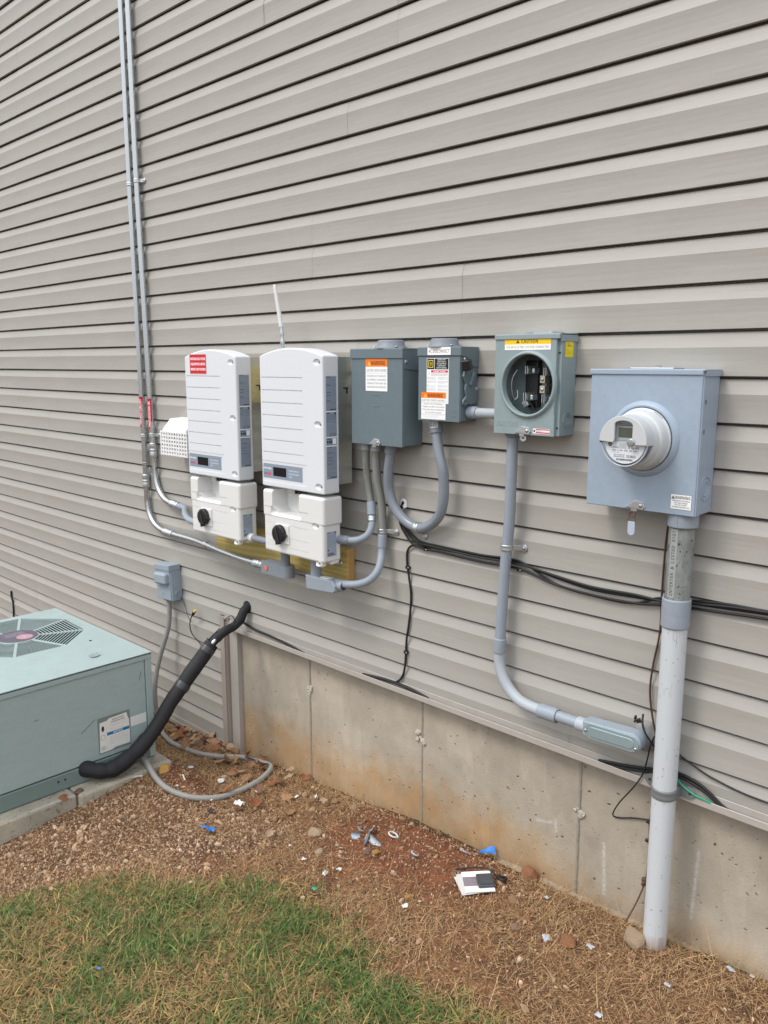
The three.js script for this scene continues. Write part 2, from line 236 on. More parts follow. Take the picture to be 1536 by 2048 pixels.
// ------------------------------------------------------------------ house wall with siding
const YK = (k) => 3.8844 - 0.12718 * k, EXP = 0.12718, TRIM_Y = 0.475, EDGE_X = -3.352;
const wall = thing('house_wall', 'taupe vinyl lap siding wall of the house behind all the boxes', 'house wall', [-3, 0, 0]);
part(wall, 'sheathing', [bx(-9, EDGE_X, -0.6, 5.75, -0.2, -0.034, 0), bx(EDGE_X, 2.6, 0.47, 5.75, -0.2, -0.034, 0)], M.sheath);
{
  const prof = [[0.009, -0.016], [0.0005, -0.0125], [0, -0.0015], [0.0012, 0.0008], [0.02, 0], [0.042, -0.0003], [0.058, 0.0002], [0.07, 0.001], [0.079, 0.0017], [0.0805, 0.0011], [0.096, -0.0035], [0.1185, -0.0096], [EXP - 0.004, -0.028], [EXP + 0.008, -0.031]];
  function course(k, x0, x1, off, yCut, sd) {
    const n = Math.max(1, Math.ceil((x1 - x0) / 0.22)), g = new THREE.BufferGeometry(), P = [], U = [], I = [];
    let pr = prof; const y0 = YK(k);
    if (yCut !== undefined) pr = [[yCut - y0, 0.0003], ...prof.filter((p, i) => i > 2 && p[0] > yCut - y0)];
    let s = 0;
    for (let q = 0; q < pr.length - 1; q++) {
      const [ya, za] = pr[q], [yb, zb] = pr[q + 1], d = Math.hypot(yb - ya, zb - za), base = P.length / 3;
      for (let i = 0; i <= n; i++) {
        const x = lerp(x0, x1, i / n), wz = 0.0011 * (noise(x * 1.9 + sd * 7.3, k * 3.1, 5) - 0.5) * 2, wy = 0.0009 * (noise(x * 1.1 + sd * 3.3, k * 5.7, 6) - 0.5) * 2;
        P.push(x, y0 + ya + wy, za + off + wz, x, y0 + yb + wy, zb + off + wz);
        const uo = hash(k, sd, 9) * 3; U.push(x / 1.5 + uo, (y0 + ya) / 0.6 + uo, x / 1.5 + uo, (y0 + yb) / 0.6 + uo);
      }
      for (let i = 0; i < n; i++) { const a = base + i * 2; I.push(a, a + 2, a + 1, a + 1, a + 2, a + 3); }
      s += d;
    }
    g.setAttribute('position', new THREE.Float32BufferAttribute(P, 3)); g.setAttribute('uv', new THREE.Float32BufferAttribute(U, 2)); g.setIndex(I); g.computeVertexNormals(); return g;
  }
  const seams = { 31: [-4.9], 29: [-5.6], 27: [-4.25, -1.36, 0.9], 25: [-6.1, -2.9, 0.3], 23: [-4.12, -0.55, 2], 21: [-6.3, -2.62, 0.75], 19: [-5.2, -1.9, 1.1] };
  let pc = 0;
  for (let k = -15; k <= 31; k += 2) {          // one panel = two courses, k above k + 1
    const right = k >= 27 ? (k === 27 ? 2.6 : EDGE_X) : 2.6;
    const js = seams[k] ?? [-6.4 + 1.3 * hash(k, 1), -3.1 + 1.6 * hash(k, 2), 0.2 + 1.4 * hash(k, 3)];
    let x0 = -9;
    [...js.filter((x) => x < right - 0.1), right].forEach((x1, q) => {
      const off = (q & 1) ? 0.0006 : 0, xa = x0 - (q ? 0.022 : 0), sd = pc++;
      const m = M.siding[Math.floor(hash(k, q, 4) * 3)];
      if (k === 27) {
        if (xa < EDGE_X) { const xe = Math.min(x1, EDGE_X); part(wall, 'siding_panel', [course(27, xa, xe, off, undefined, sd), course(28, xa, xe, off, undefined, sd)], m); }
        if (x1 > EDGE_X) part(wall, 'siding_panel', course(27, Math.max(xa, EDGE_X), x1, off, TRIM_Y, sd), m);
      } else part(wall, 'siding_panel', [course(k, xa, x1, off, undefined, sd), course(k + 1, xa, x1, off, undefined, sd)], m);
      x0 = x1;
    });
  }
  // bottom receiver over the foundation: J-shaped profile
  const jp = polyShape([[-0.04, 0], [0.02, 0], [0.021, 0.002], [0.021, 0.022], [0.0195, 0.0235], [0.018, 0.022], [0.018, 0.006], [0.006, 0.005], [0.006, 0.040], [0.0045, 0.0415], [0.003, 0.04], [0.003, 0.004], [-0.04, 0.004]]);
  const jt = (x0, x1, y) => { const g = extrude(jp, x1 - x0); g.rotateY(Math.PI / 2); g.translate(x0, y, 0); const p = g.attributes.position; for (let i = 0; i < p.count; i++) { const px = p.getX(i), pz = p.getZ(i); p.setZ(i, pz); p.setX(i, px); } return g; };
  const flip = (g) => { const p = g.attributes.position; for (let i = 0; i < p.count; i++) p.setZ(i, -p.getZ(i)); const ix = g.index; g.computeVertexNormals(); return g; };
  part(wall, 'bottom_trim', flip(jt(-3.30, 2.6, 0.458)), M.trim);
  part(wall, 'bottom_trim', flip(jt(-9, EDGE_X, -0.215)), M.trim);
  part(wall, 'corner_channel', [bx(-3.374, -3.337, -0.205, 0.512, -0.02, 0.012, 0.002), bx(-3.336, -3.331, -0.205, 0.5, -0.03, 0.004, 0.001), bx(-3.374, -3.30, 0.499, 0.512, -0.02, 0.013, 0.002)], M.trimDark);
  part(wall, 'corner_board', bx(-3.329, -3.262, -0.22, 0.457, -0.05, -0.012, 0.003), M.trim);
}
// ------------------------------------------------------------------ foundation
{
  const f = thing('foundation_wall', 'bare poured concrete foundation wall below the siding with clay stains', 'foundation', [-1.3, -0.2, -0.04]);
  const X0 = -3.3, W = 4.0, Y0 = -0.4, Hh = 0.9, TW = 2048, TH = 512;
  const pits = []; for (let k = 0; k < 1000; k++) pits.push([rr(X0, X0 + W), rr(-0.2, 0.46), 0.0013 + 0.0068 * Math.pow(rnd(), 4), rr(0.5, 1), rr(0, 3.14)]);
  const pm = new Float32Array(TW * TH);
  for (const [px, py, r, a, th] of pits) { const ci = (px - X0) / W * TW, cj = (py - Y0) / Hh * TH, ri = Math.ceil(r / W * TW * 1.7) + 1, rj = Math.ceil(r / Hh * TH * 1.7) + 1; for (let j = -rj; j <= rj; j++) for (let i = -ri; i <= ri; i++) { const x = (i / TW) * W, y = (j / TH) * Hh, u = (x * Math.cos(th) + y * Math.sin(th)) / r, v = (-x * Math.sin(th) + y * Math.cos(th)) / (r * 0.55), d = Math.hypot(u, v) * (0.75 + 0.6 * noise(Math.atan2(v, u) * 1.3 + px * 900, py * 700, 3)); if (d < 1) { const q = Math.floor(ci) + i, p = Math.floor(cj) + j; if (q >= 0 && q < TW && p >= 0 && p < TH) pm[p * TW + q] = Math.max(pm[p * TW + q], a * (1 - d * d)); } } }
  const chalk = (x, y) => { const s = (x0, y0, x1, y1, w) => { const dx = x1 - x0, dy = y1 - y0, t = clamp(((x - x0) * dx + (y - y0) * dy) / (dx * dx + dy * dy)), d = Math.hypot(x - x0 - t * dx, y - y0 - t * dy); return d < w ? (noise(x * 400, y * 260, 44) > 0.45 ? 1 - d / w : 0.15) : 0; }; return Math.max(s(-1.235, 0.16, -1.225, -0.02, 0.009), s(-0.915, 0.27, -0.925, 0.04, 0.008), s(-1.5, 0.14, -1.44, 0.155, 0.008), s(-1.425, 0.17, -1.42, 0.13, 0.008)); };
  const col = dataTex(TW, TH, (i, j) => {
    const x = X0 + W * i / TW, y = Y0 + Hh * j / TH, n = fbm(x * 3, y * 3, 4, 101), n2 = fbm(x * 22, y * 14, 4, 102), n3 = noise(x * 420, y * 420, 103), st = fbm(x * 9, y * 2.2, 3, 104);
    let c = [0.675, 0.64, 0.58].map((v) => v * (0.80 + 0.22 * n + 0.12 * n2 + 0.05 * n3));
    // clay splashed and soaked into the face: patchy, strongest near x = -2.4 .. -1.6
    const hgt = interp(x, [-3.3, -2.9, -2.4, -1.9, -1.6, -1.2, -0.7, 0.4], [0.06, 0.07, 0.08, 0.13, 0.08, -0.02, -0.02, -0.02]) + 0.22 * (fbm(x * 2.4, 3.3, 4, 105) - 0.5) + 0.12 * (fbm(x * 18, y * 18, 3, 108) - 0.5);
    const clay = clamp(sstep(0.09, -0.12, y - hgt) * (0.35 + 0.9 * fbm(x * 12, y * 12, 4, 106)) + 0.25 * (noise(x * 300, y * 300, 107) > 0.72 ? sstep(0.2, -0.1, y - hgt) : 0));
    c = c.map((v, k) => lerp(v, v * [0.97, 0.80, 0.60][k], clay * 0.8));
    c = c.map((v) => v * (0.96 + 0.06 * (st > 0.55 ? 1 : 0) * 0.5)); const ch = chalk(x, y); c = c.map((v) => lerp(v, 0.82, ch * 0.7));
    const p = pm[j * TW + i]; return c.map((v, k) => v * (1 - 0.45 * p * [0.8, 0.9, 1][k]));
  }, true);
  const bmp = dataTex(TW, TH, (i, j) => { const x = X0 + W * i / TW, y = Y0 + Hh * j / TH; return 0.75 - 0.6 * pm[j * TW + i] + 0.12 * (fbm(x * 30, y * 30, 3, 111) - 0.5) + 0.05 * noise(x * 300, y * 300, 112); }, false);
  const cm = std(lin(1, 1, 1), 0.88, 0, { map: col, bumpMap: bmp, bumpScale: 0.009 });
  part(f, 'lower_footing', bx(-9, -3.305, -0.7, -0.2, -0.26, -0.012, 0.002), std(lin(0.17, 0.13, 0.1), 0.95, 0, { map: mottle }));
  const finM = std(lin(0.34, 0.31, 0.255), 0.92, 0, { map: mottle, bumpMap: speck, bumpScale: 0.002 });
  const joints = [-3.3, -2.74, -2.05, -1.332, -0.61, 0.1, 0.8, 2.6];
  for (let k = 0; k < joints.length - 1; k++) {
    const x0 = joints[k] + (k ? 0.0012 : 0), x1 = joints[k + 1] - 0.0012, z = -0.04 + (k % 2 ? 0.0 : 0.0016);
    const g = bx(x0, x1, -0.7, 0.466, -0.26, z, 0.002), p = g.attributes.position, u = g.attributes.uv;
    for (let i = 0; i < p.count; i++) u.setXY(i, (p.getX(i) - X0) / W, (p.getY(i) - Y0) / Hh);
    part(f, 'form_panel', g, cm);
    if (k) { // rough fin squeezed out at the form joint
      const pts = []; for (let y = -0.26; y < 0.465; y += 0.012) pts.push([joints[k] + 0.003 * (fbm(y * 30, k, 2, 7) - 0.5), y, -0.0405 + 0.0006]);
      const fin = tube(pts, 0.0055, { step: 0.005, rs: 7, rf: (s) => 0.62 + 0.5 * fbm(s * 60, k * 3, 3, 8) + 0.25 * noise(s * 12, k * 9, 9) });
      const q = fin.attributes.position, uu = fin.attributes.uv; for (let i = 0; i < q.count; i++) uu.setXY(i, (q.getX(i) - X0) / W, (q.getY(i) - Y0) / Hh);
      part(f, 'joint_fin', fin, finM);
    }
  }
  const tieM = std(lin(0.60, 0.565, 0.49), 0.9, 0, { map: mottle, bumpMap: speck, bumpScale: 0.002 });
  [[-2.74, 0.278, 1], [-2.055, 0.272, 1.05], [-1.33, 0.238, 0.9]].forEach(([x, y, s]) => { const gs = []; for (let k = 0; k < 7; k++) { const g = new THREE.IcosahedronGeometry(rr(0.006, 0.013) * s, 1), p = g.attributes.position; for (let i = 0; i < p.count; i++) { const h = 0.75 + 0.5 * noise(p.getX(i) * 400, p.getY(i) * 400 + p.getZ(i) * 300, k); p.setXYZ(i, p.getX(i) * h, p.getY(i) * h, p.getZ(i) * h * 0.6); } g.computeVertexNormals(); g.translate(x + rr(-0.02, 0.018) * s, y + rr(-0.022, 0.02) * s, -0.037); gs.push(g); } part(f, 'mortar_lump', gs, tieM); });
  // footing ledge showing at the soil line
  const led = tube([[-2.2, -0.165, -0.042], [-1.9, -0.128, -0.036], [-1.6, -0.098, -0.034], [-1.3, -0.083, -0.034], [-1.05, -0.075, -0.036], [-0.8, -0.07, -0.04]], 0.018, { rs: 8, rf: (s) => 0.75 + 0.5 * noise(s * 25, 2, 3) });
  part(f, 'footing_ledge', led, std(lin(0.36, 0.29, 0.21), 0.9, 0, { map: mottle, bumpMap: speck, bumpScale: 0.002 }));
}

// ------------------------------------------------------------------ shared fittings
const screwAt = (p, dir, r = 0.005) => latheAt([[0, 0.0035], [r * 0.7, 0.003], [r, 0.0012], [r, 0]], p, dir, 14);
function band(c, axis, r, w = 0.018, t = 0.0016) { return latheAt([[r, -w / 2], [r + t, -w / 2], [r + t * 1.8, -w / 2 + 0.003], [r + t, -w / 4], [r + t, w / 4], [r + t * 1.8, w / 2 - 0.003], [r + t, w / 2], [r, w / 2]], c, axis, 28); }
// one-hole strap: a band round the pipe and an ear screwed to the wall
function strap(t, c, axis, r, ear, mat = M.zinc, w = 0.018) {
  const s = part(t, 'strap', [band(c, axis, r + 0.0006, w), (() => { const a = V(c[0], c[1], c[2]), b = V(...ear), d = b.clone().sub(a); d.z = 0; d.normalize(); const st = a.clone().addScaledVector(d, r * 0.8); const L = st.distanceTo(V(b.x, b.y, st.z)), zz = c[2] * 0.75, g = bxr(0, 0, 0, Math.hypot(L, zz) + 0.003, w * 0.9, 0.0024, 0.001); g.rotateY(Math.atan2(zz - 0.006, L)); g.rotateZ(Math.atan2(d.y, d.x)); g.translate((st.x + b.x) / 2, (st.y + b.y) / 2, (zz + 0.006) / 2); return g; })(), latheAt([[0.003, 0.0022], [w * 0.62, 0.002], [w * 0.68, 0]], [ear[0], ear[1], 0.0045], [0, 0, 1], 20)], mat);
  part(s, 'screw', screwAt([ear[0], ear[1], 0.0066], [0, 0, 1], 0.0055), M.screw); return s;
}
// compression coupling between two points of a conduit
function coupling(t, a, b, r, name = 'coupling', mat = M.zinc, hex = true) {
  const A = V(...a), B = V(...b), L = A.distanceTo(B), d = B.clone().sub(A).normalize();
  const p = hex ? [[r, 0], [r + 0.004, 0.001], [r + 0.0055, 0.004], [r + 0.0055, L * 0.3], [r + 0.003, L * 0.34], [r + 0.003, L * 0.44], [r + 0.0055, L * 0.48], [r + 0.0055, L * 0.52], [r + 0.003, L * 0.56], [r + 0.003, L * 0.66], [r + 0.0055, L * 0.7], [r + 0.0055, L - 0.004], [r + 0.004, L - 0.001], [r, L]] : [[r, 0], [r + 0.003, 0.0005], [r + 0.004, 0.003], [r + 0.004, L - 0.003], [r + 0.003, L - 0.0005], [r, L]];
  return part(t, name, latheAt(p, a, [d.x, d.y, d.z], hex ? 12 : 32), mat);
}
// print wrapped on part of a pipe
function wrapLabel(t, name, c, axis, r, len, arc, facing, tex, mat) {
  const g = new THREE.CylinderGeometry(r, r, len, 20, 1, true, -arc / 2, arc); g.rotateY(Math.atan2(facing[0], facing[2]));
  const a = V(...axis).normalize(); g.applyQuaternion(new THREE.Quaternion().setFromUnitVectors(V(0, 1, 0), a)); g.translate(...c);
  return part(t, name, g, mat ?? printMat(tex));
}
const font = await new FontLoader().loadAsync('fonts/droid/droid_sans_bold.typeface.json');
function emboss(str, size, depth, pos, face = 'z', sx = 1) { const g = new TextGeometry(str, { font, size, depth, curveSegments: 4, bevelEnabled: true, bevelSize: depth * 0.4, bevelThickness: depth * 0.4, bevelSegments: 1 }); g.scale(sx, 1, 1); if (face === 'x') g.rotateY(Math.PI / 2); g.translate(...pos); return g; }

// ------------------------------------------------------------------ galvanised conduits on the left
{
  const r = 0.0152, c = 0.022;
  const t = thing('metal_conduit', 'galvanised steel conduit running down the siding then below the two inverters', 'conduit', [-4.0, 0.87, c]);
  const run = [[-4.006, 5.7, c], [-4.006, 4.2, c], [-4.006, 3.5, c], [-4.01, 2.7, c], [-4.004, 1.93, c], [-4.0, 1.4, c], [-4.0, 1.146, c], [-4.001, 1.075, c], [-3.999, 1.01, c], [-3.983, 0.955, c], [-3.94, 0.912, 0.024], [-3.881, 0.888, 0.026], [-3.809, 0.878, 0.028], [-3.719, 0.876, 0.03], [-3.53, 0.878, 0.042], [-3.36, 0.88, 0.07], [-3.19, 0.88, 0.1], [-3.0, 0.881, 0.123], [-2.9, 0.881, 0.125], [-2.85, 0.881, 0.125]];
  part(t, 'tube', tube(run, r, { rs: 20 }), M.galv);
  coupling(t, [-3.9995, 1.17, c], [-4.0005, 1.10, c], r); coupling(t, [-3.825, 0.879, 0.028], [-3.74, 0.876, 0.03], r); coupling(t, [-3.40, 0.88, 0.063], [-3.37, 0.88, 0.068], r, 'joint', M.galv, false);
  coupling(t, [-2.915, 0.881, 0.125], [-2.845, 0.881, 0.125], r);
  part(t, 'joint', band([-4.0, 1.232, c], [0, 1, 0], r, 0.006, 0.001), M.galv);
  strap(t, [-4.009, 2.655, c], [0, 1, 0], r, [-4.045, 2.655]); strap(t, [-4.0, 1.378, c], [0, 1, 0], r, [-4.037, 1.378]);
  const tx = (s) => print(0.16, 0.026, (x, w, h) => { x.fillStyle = '#c01030'; x.fillRect(0, 0, w, h); txt(x, s, w / 2, h / 2 + 1, h * 0.62, '#fff', { w: 'bold', max: w * 0.86 }); }, 3600);
  const rot = (tex) => { tex.center.set(0.5, 0.5); tex.rotation = Math.PI / 2; return tex; };
  const lab = (tt, x, y, s) => { const canv = print(0.03, 0.16, (q, w, h) => { q.fillStyle = '#c01030'; q.fillRect(0, 0, w, h); q.save(); q.translate(w / 2, h / 2); q.rotate(-Math.PI / 2); txt(q, s, 0, 1, w * 0.66, '#fbe9ea', { w: 'bold', max: h * 0.84 }); q.restore(); }, 3600); wrapLabel(tt, 'red_label', [x, y, c], [0, 1, 0], r + 0.0007, 0.16, 1.9, [0.35, 0, 1], canv, undefined); };
  lab(t, -4.0018, 1.505, 'OUTPUT CIRCUIT');
  const u = thing('metal_conduit', 'galvanised steel conduit bending to the side of the left inverter\'s safety switch', 'conduit', [-3.91, 1.03, c]);
  const run2 = [[-3.935, 5.7, c], [-3.935, 4.2, c], [-3.938, 3.5, c], [-3.94, 2.7, c], [-3.925, 1.93, c], [-3.912, 1.41, c], [-3.909, 1.317, c], [-3.908, 1.229, c], [-3.896, 1.145, c], [-3.866, 1.092, 0.024], [-3.813, 1.055, 0.026], [-3.748, 1.04, 0.028], [-3.69, 1.036, 0.03]];
  part(u, 'tube', tube(run2, r, { rs: 20 }), M.galv);
  coupling(u, [-3.9105, 1.345, c], [-3.9085, 1.27, c], r); coupling(u, [-3.745, 1.04, 0.028], [-3.672, 1.034, 0.031], r);
  part(u, 'flexible_elbow', tube([[-3.68, 1.035, 0.031], [-3.62, 1.034, 0.036], [-3.58, 1.032, 0.052], [-3.53, 1.02, 0.085], [-3.45, 1.005, 0.115], [-3.28, 1.0, 0.135]], r * 1.05), M.pvc);
  strap(u, [-3.939, 2.662, c], [0, 1, 0], r, [-3.90, 2.662]); strap(u, [-3.911, 1.386, c], [0, 1, 0], r, [-3.872, 1.386]);
  lab(u, -3.9142, 1.497, 'PHOTOVOLTAIC DC');
}
// ------------------------------------------------------------------ dryer vent
{
  const t = thing('dryer_vent', 'white plastic louvred dryer vent hood on the siding beside the left inverter', 'vent', [-3.52, 1.31, 0]);
  const x0 = -3.655, x1 = -3.43, z1 = 0.125, yb = 1.315, yl = 1.425, yt = 1.492;
  part(t, 'wall_plate', bx(x0 - 0.012, x1 + 0.012, yb - 0.01, yt - 0.004, 0, 0.012, 0.004), M.ventWhite);
  const hood = extrude(polyShape([[0.01, yl], [z1, yl], [z1 - 0.004, yl + 0.012], [z1 - 0.05, yt - 0.004], [0.01, yt]]), x1 - x0 - 0.03, 0.006); hood.rotateY(-Math.PI / 2); hood.scale(1, 1, 1); hood.translate(x1 - 0.015, 0, 0); part(t, 'hood', hood, M.ventWhite);
  for (let k = 0; k <= 10; k++) part(t, 'grille_bar', bxr(lerp(x0 - 0.003, x1 + 0.003, k / 10), (yb + yl) / 2, z1 - 0.002, 0.0085, yl - yb + 0.012, 0.006, 0.001), M.ventWhite);
  for (let k = 0; k <= 6; k++) { const y = lerp(yb, yl, k / 6); part(t, 'grille_bar', bx(x0 - 0.005, x1 + 0.005, y - 0.0042, y + 0.0042, z1 - 0.007, z1 - 0.001, 0.001), M.ventWhite); for (const s of [x1, x0 - 0.005]) part(t, 'side_bar', bx(s, s + 0.005, y - 0.0042, y + 0.0042, 0.01, z1, 0.001), M.ventWhite); }
  for (const z of [0.012, 0.045, 0.08]) for (const s of [x1, x0 - 0.005]) part(t, 'side_bar', bx(s, s + 0.005, yb, yl, z, z + 0.006, 0.001), M.ventWhite);
  part(t, 'duct', cyl([-3.54, 1.39, 0], [-3.54, 1.38, 0.06], 0.05, 0.05), std(lin(0.35, 0.35, 0.34), 0.6));
}
// ------------------------------------------------------------------ timber backing
{
  const wood = (a, b, s) => dataTex(512, 256, (i, j) => { const y = j / 256, x = i / 512, w = 0.5 + 0.5 * Math.sin((y * 9 + 1.6 * fbm(x * 1.6, y * 3, 3, s) + 0.4 * Math.sin(x * 5)) * 6.28), f = noise(x * 60, y * 190, s + 1), k = clamp(0.6 * w + 0.4 * f); return a.map((v, q) => lerp(v, b[q], k * 0.8)); }, true);
  const wm = std(lin(1, 1, 1), 0.75, 0, { map: wood([0.78, 0.71, 0.45], [0.62, 0.54, 0.29], 200) });
  const endT = dataTex(256, 256, (i, j) => { const d = Math.hypot((i - 330) / 9, (j - 100) / 9) + 1.2 * fbm(i / 40, j / 40, 3, 210); const w = 0.5 + 0.5 * Math.sin(d * 3.2); return [lerp(0.82, 0.62, w), lerp(0.68, 0.46, w), lerp(0.44, 0.25, w)]; }, true);
  const endM = std(lin(1, 1, 1), 0.85, 0, { map: endT });
  const plank = (label, x0, x1, y0, y1) => {
    const t = thing('timber_plank', label, 'plank', [(x0 + x1) / 2, y0, 0.002]);
    const g = bx(x0, x1, y0, y1, 0.002, 0.042, 0.003), p = g.attributes.position, n = g.attributes.normal, u = g.attributes.uv; for (let i = 0; i < p.count; i++) u.setXY(i, p.getX(i) / 0.9, (Math.abs(n.getY(i)) > 0.7 ? p.getZ(i) : p.getY(i)) / 0.2);
    part(t, 'board', g, wm);
    part(t, 'end_grain', bx(x1 - 0.0005, x1 + 0.0007, y0 + 0.002, y1 - 0.002, 0.004, 0.04, 0), endM);
    part(t, 'bolt', latheAt([[0, 0.001], [0.006, 0.0012], [0.0065, 0.004], [0.0095, 0.004], [0.011, 0]], [x1 - 0.045, (y0 + y1) / 2 + 0.005, 0.0422], [0, 0, 1], 18), M.screw);
  };
  plank('treated timber plank with pale end grain under the two safety switches', -3.33, -2.395, 0.868, 1.008);
  plank('treated timber plank mostly hidden behind the upper part of the inverters', -3.33, -2.386, 1.588, 1.744);
}
// ------------------------------------------------------------------ inverters and safety switches
const sideTex = print(0.052, 0.40, (x, w, h) => {
  x.fillStyle = '#8b97a8'; x.fillRect(0, 0, w, h); const blk = '#2c3442';
  const yy = [0, 0.335, 0.345, 0.585, 0.595, 0.67, 0.68, 1].map((v) => v * h);
  x.fillStyle = '#eef1f4'; for (const k of [1, 3, 5]) x.fillRect(0, yy[k], w, h * 0.01);
  fineLines(x, w * 0.06, w * 0.94, h * 0.015, yy[1] - 40, 44, '#48505f', 3, 1.6); for (const f of [0.008, 0.085, 0.155, 0.185, 0.235]) { x.fillStyle = blk; x.fillRect(w * 0.05, f * h, w * 0.4, 6); } x.fillStyle = blk; x.fillRect(w * 0.35, yy[1] - 26, w * 0.6, 12); txt(x, 'CE', w * 0.16, yy[1] - 20, 18, blk, { w: 'bold' });
  x.fillStyle = blk; x.fillRect(w * 0.04, yy[2] + 8, w * 0.3, 12); x.fillRect(w * 0.8, yy[2] + 6, w * 0.14, 26); fineLines(x, w * 0.05, w * 0.95, yy[2] + 30, yy[2] + 130, 9, blk, 5, 2.6); fineLines(x, w * 0.12, w * 0.7, yy[2] + 140, yy[3] - 50, 8, '#566071', 6, 2); fineLines(x, w * 0.3, w * 0.95, yy[3] - 42, yy[3] - 6, 4, blk, 7, 4);
  x.fillStyle = blk; x.fillRect(w * 0.05, yy[4] + 10, w * 0.4, 10); for (const q of [0.06, 0.25, 0.4]) x.fillRect(w * q, yy[4] + 34, w * 0.13, 34); x.fillStyle = '#f0f2f4'; x.fillRect(w * 0.6, yy[4] + 8, w * 0.34, 72);
  fineLines(x, w * 0.06, w * 0.94, yy[6] + 8, h - 30, 48, '#4b5463', 9, 1.8); for (const f of [0.685, 0.74, 0.79, 0.815, 0.85]) { x.fillStyle = blk; x.fillRect(w * 0.05, f * h, w * 0.55, 5); } x.fillStyle = blk; x.fillRect(w * 0.35, h - 24, w * 0.6, 12);
});
const switchTex = print(0.05, 0.115, (x, w, h) => { x.fillStyle = '#9aa6b6'; x.fillRect(0, 0, w, h); x.fillStyle = '#28303e'; x.fillRect(w * 0.06, 10, w * 0.3, 9); x.fillRect(w * 0.8, 8, w * 0.14, 22); fineLines(x, w * 0.08, w * 0.92, 44, h * 0.62, 15, '#48525f', 13, 2); x.fillStyle = '#28303e'; x.fillRect(w * 0.07, h * 0.7, w * 0.12, 24); x.fillRect(w * 0.07, h * 0.86, w * 0.62, 12); x.fillRect(w * 0.07, h * 0.92, w * 0.74, 12); });
const dispTex = print(0.262, 0.062, (x, w, h) => { x.fillStyle = '#8794a3'; x.fillRect(0, 0, w, h); txt(x, 'solaredge', w * 0.11, h * 0.3, h * 0.19, '#e8edf2', { w: 'bold' }); txt(x, 'solar', w * 0.075, h * 0.68, h * 0.2, '#38445a', { w: 'bold' }); x.fillStyle = '#d2506a'; x.fillRect(w * 0.115, h * 0.6, w * 0.085, h * 0.2); ['Power On/Error', 'Communication', 'Fault'].forEach((s, k) => txt(x, s, w * 0.66, h * (0.3 + k * 0.22), h * 0.15, '#e6ebf0', { a: 'left' })); });
const redTex = print(0.132, 0.088, (x, w, h) => { x.fillStyle = '#e9dfe0'; x.fillRect(0, 0, w, h); x.fillStyle = '#c4182b'; x.fillRect(5, 5, w - 10, h - 10); ['PHOTOVOLTAIC SYSTEM', 'EQUIPPED WITH', 'RAPID SHUTDOWN'].forEach((s, k) => txt(x, s, w / 2, h * (0.24 + k * 0.26), h * 0.17, '#fff', { w: 'bold', max: w * 0.9 })); });
function pocket(x, y, z) { const g = new THREE.SphereGeometry(0.016, 20, 14); g.scale(1.35, 0.8, 0.62); g.translate(x - 0.006, y, z + 0.0015); return g; }
function crossScrew(p) { return csg(latheAt([[0, 0.004], [0.0055, 0.004], [0.0072, 0.003], [0.0075, 0]], p, [0, 0, 1], 18), [bxr(p[0], p[1], p[2] + 0.004, 0.009, 0.0018, 0.004, 0), bxr(p[0], p[1], p[2] + 0.004, 0.0018, 0.009, 0.004, 0)]); }
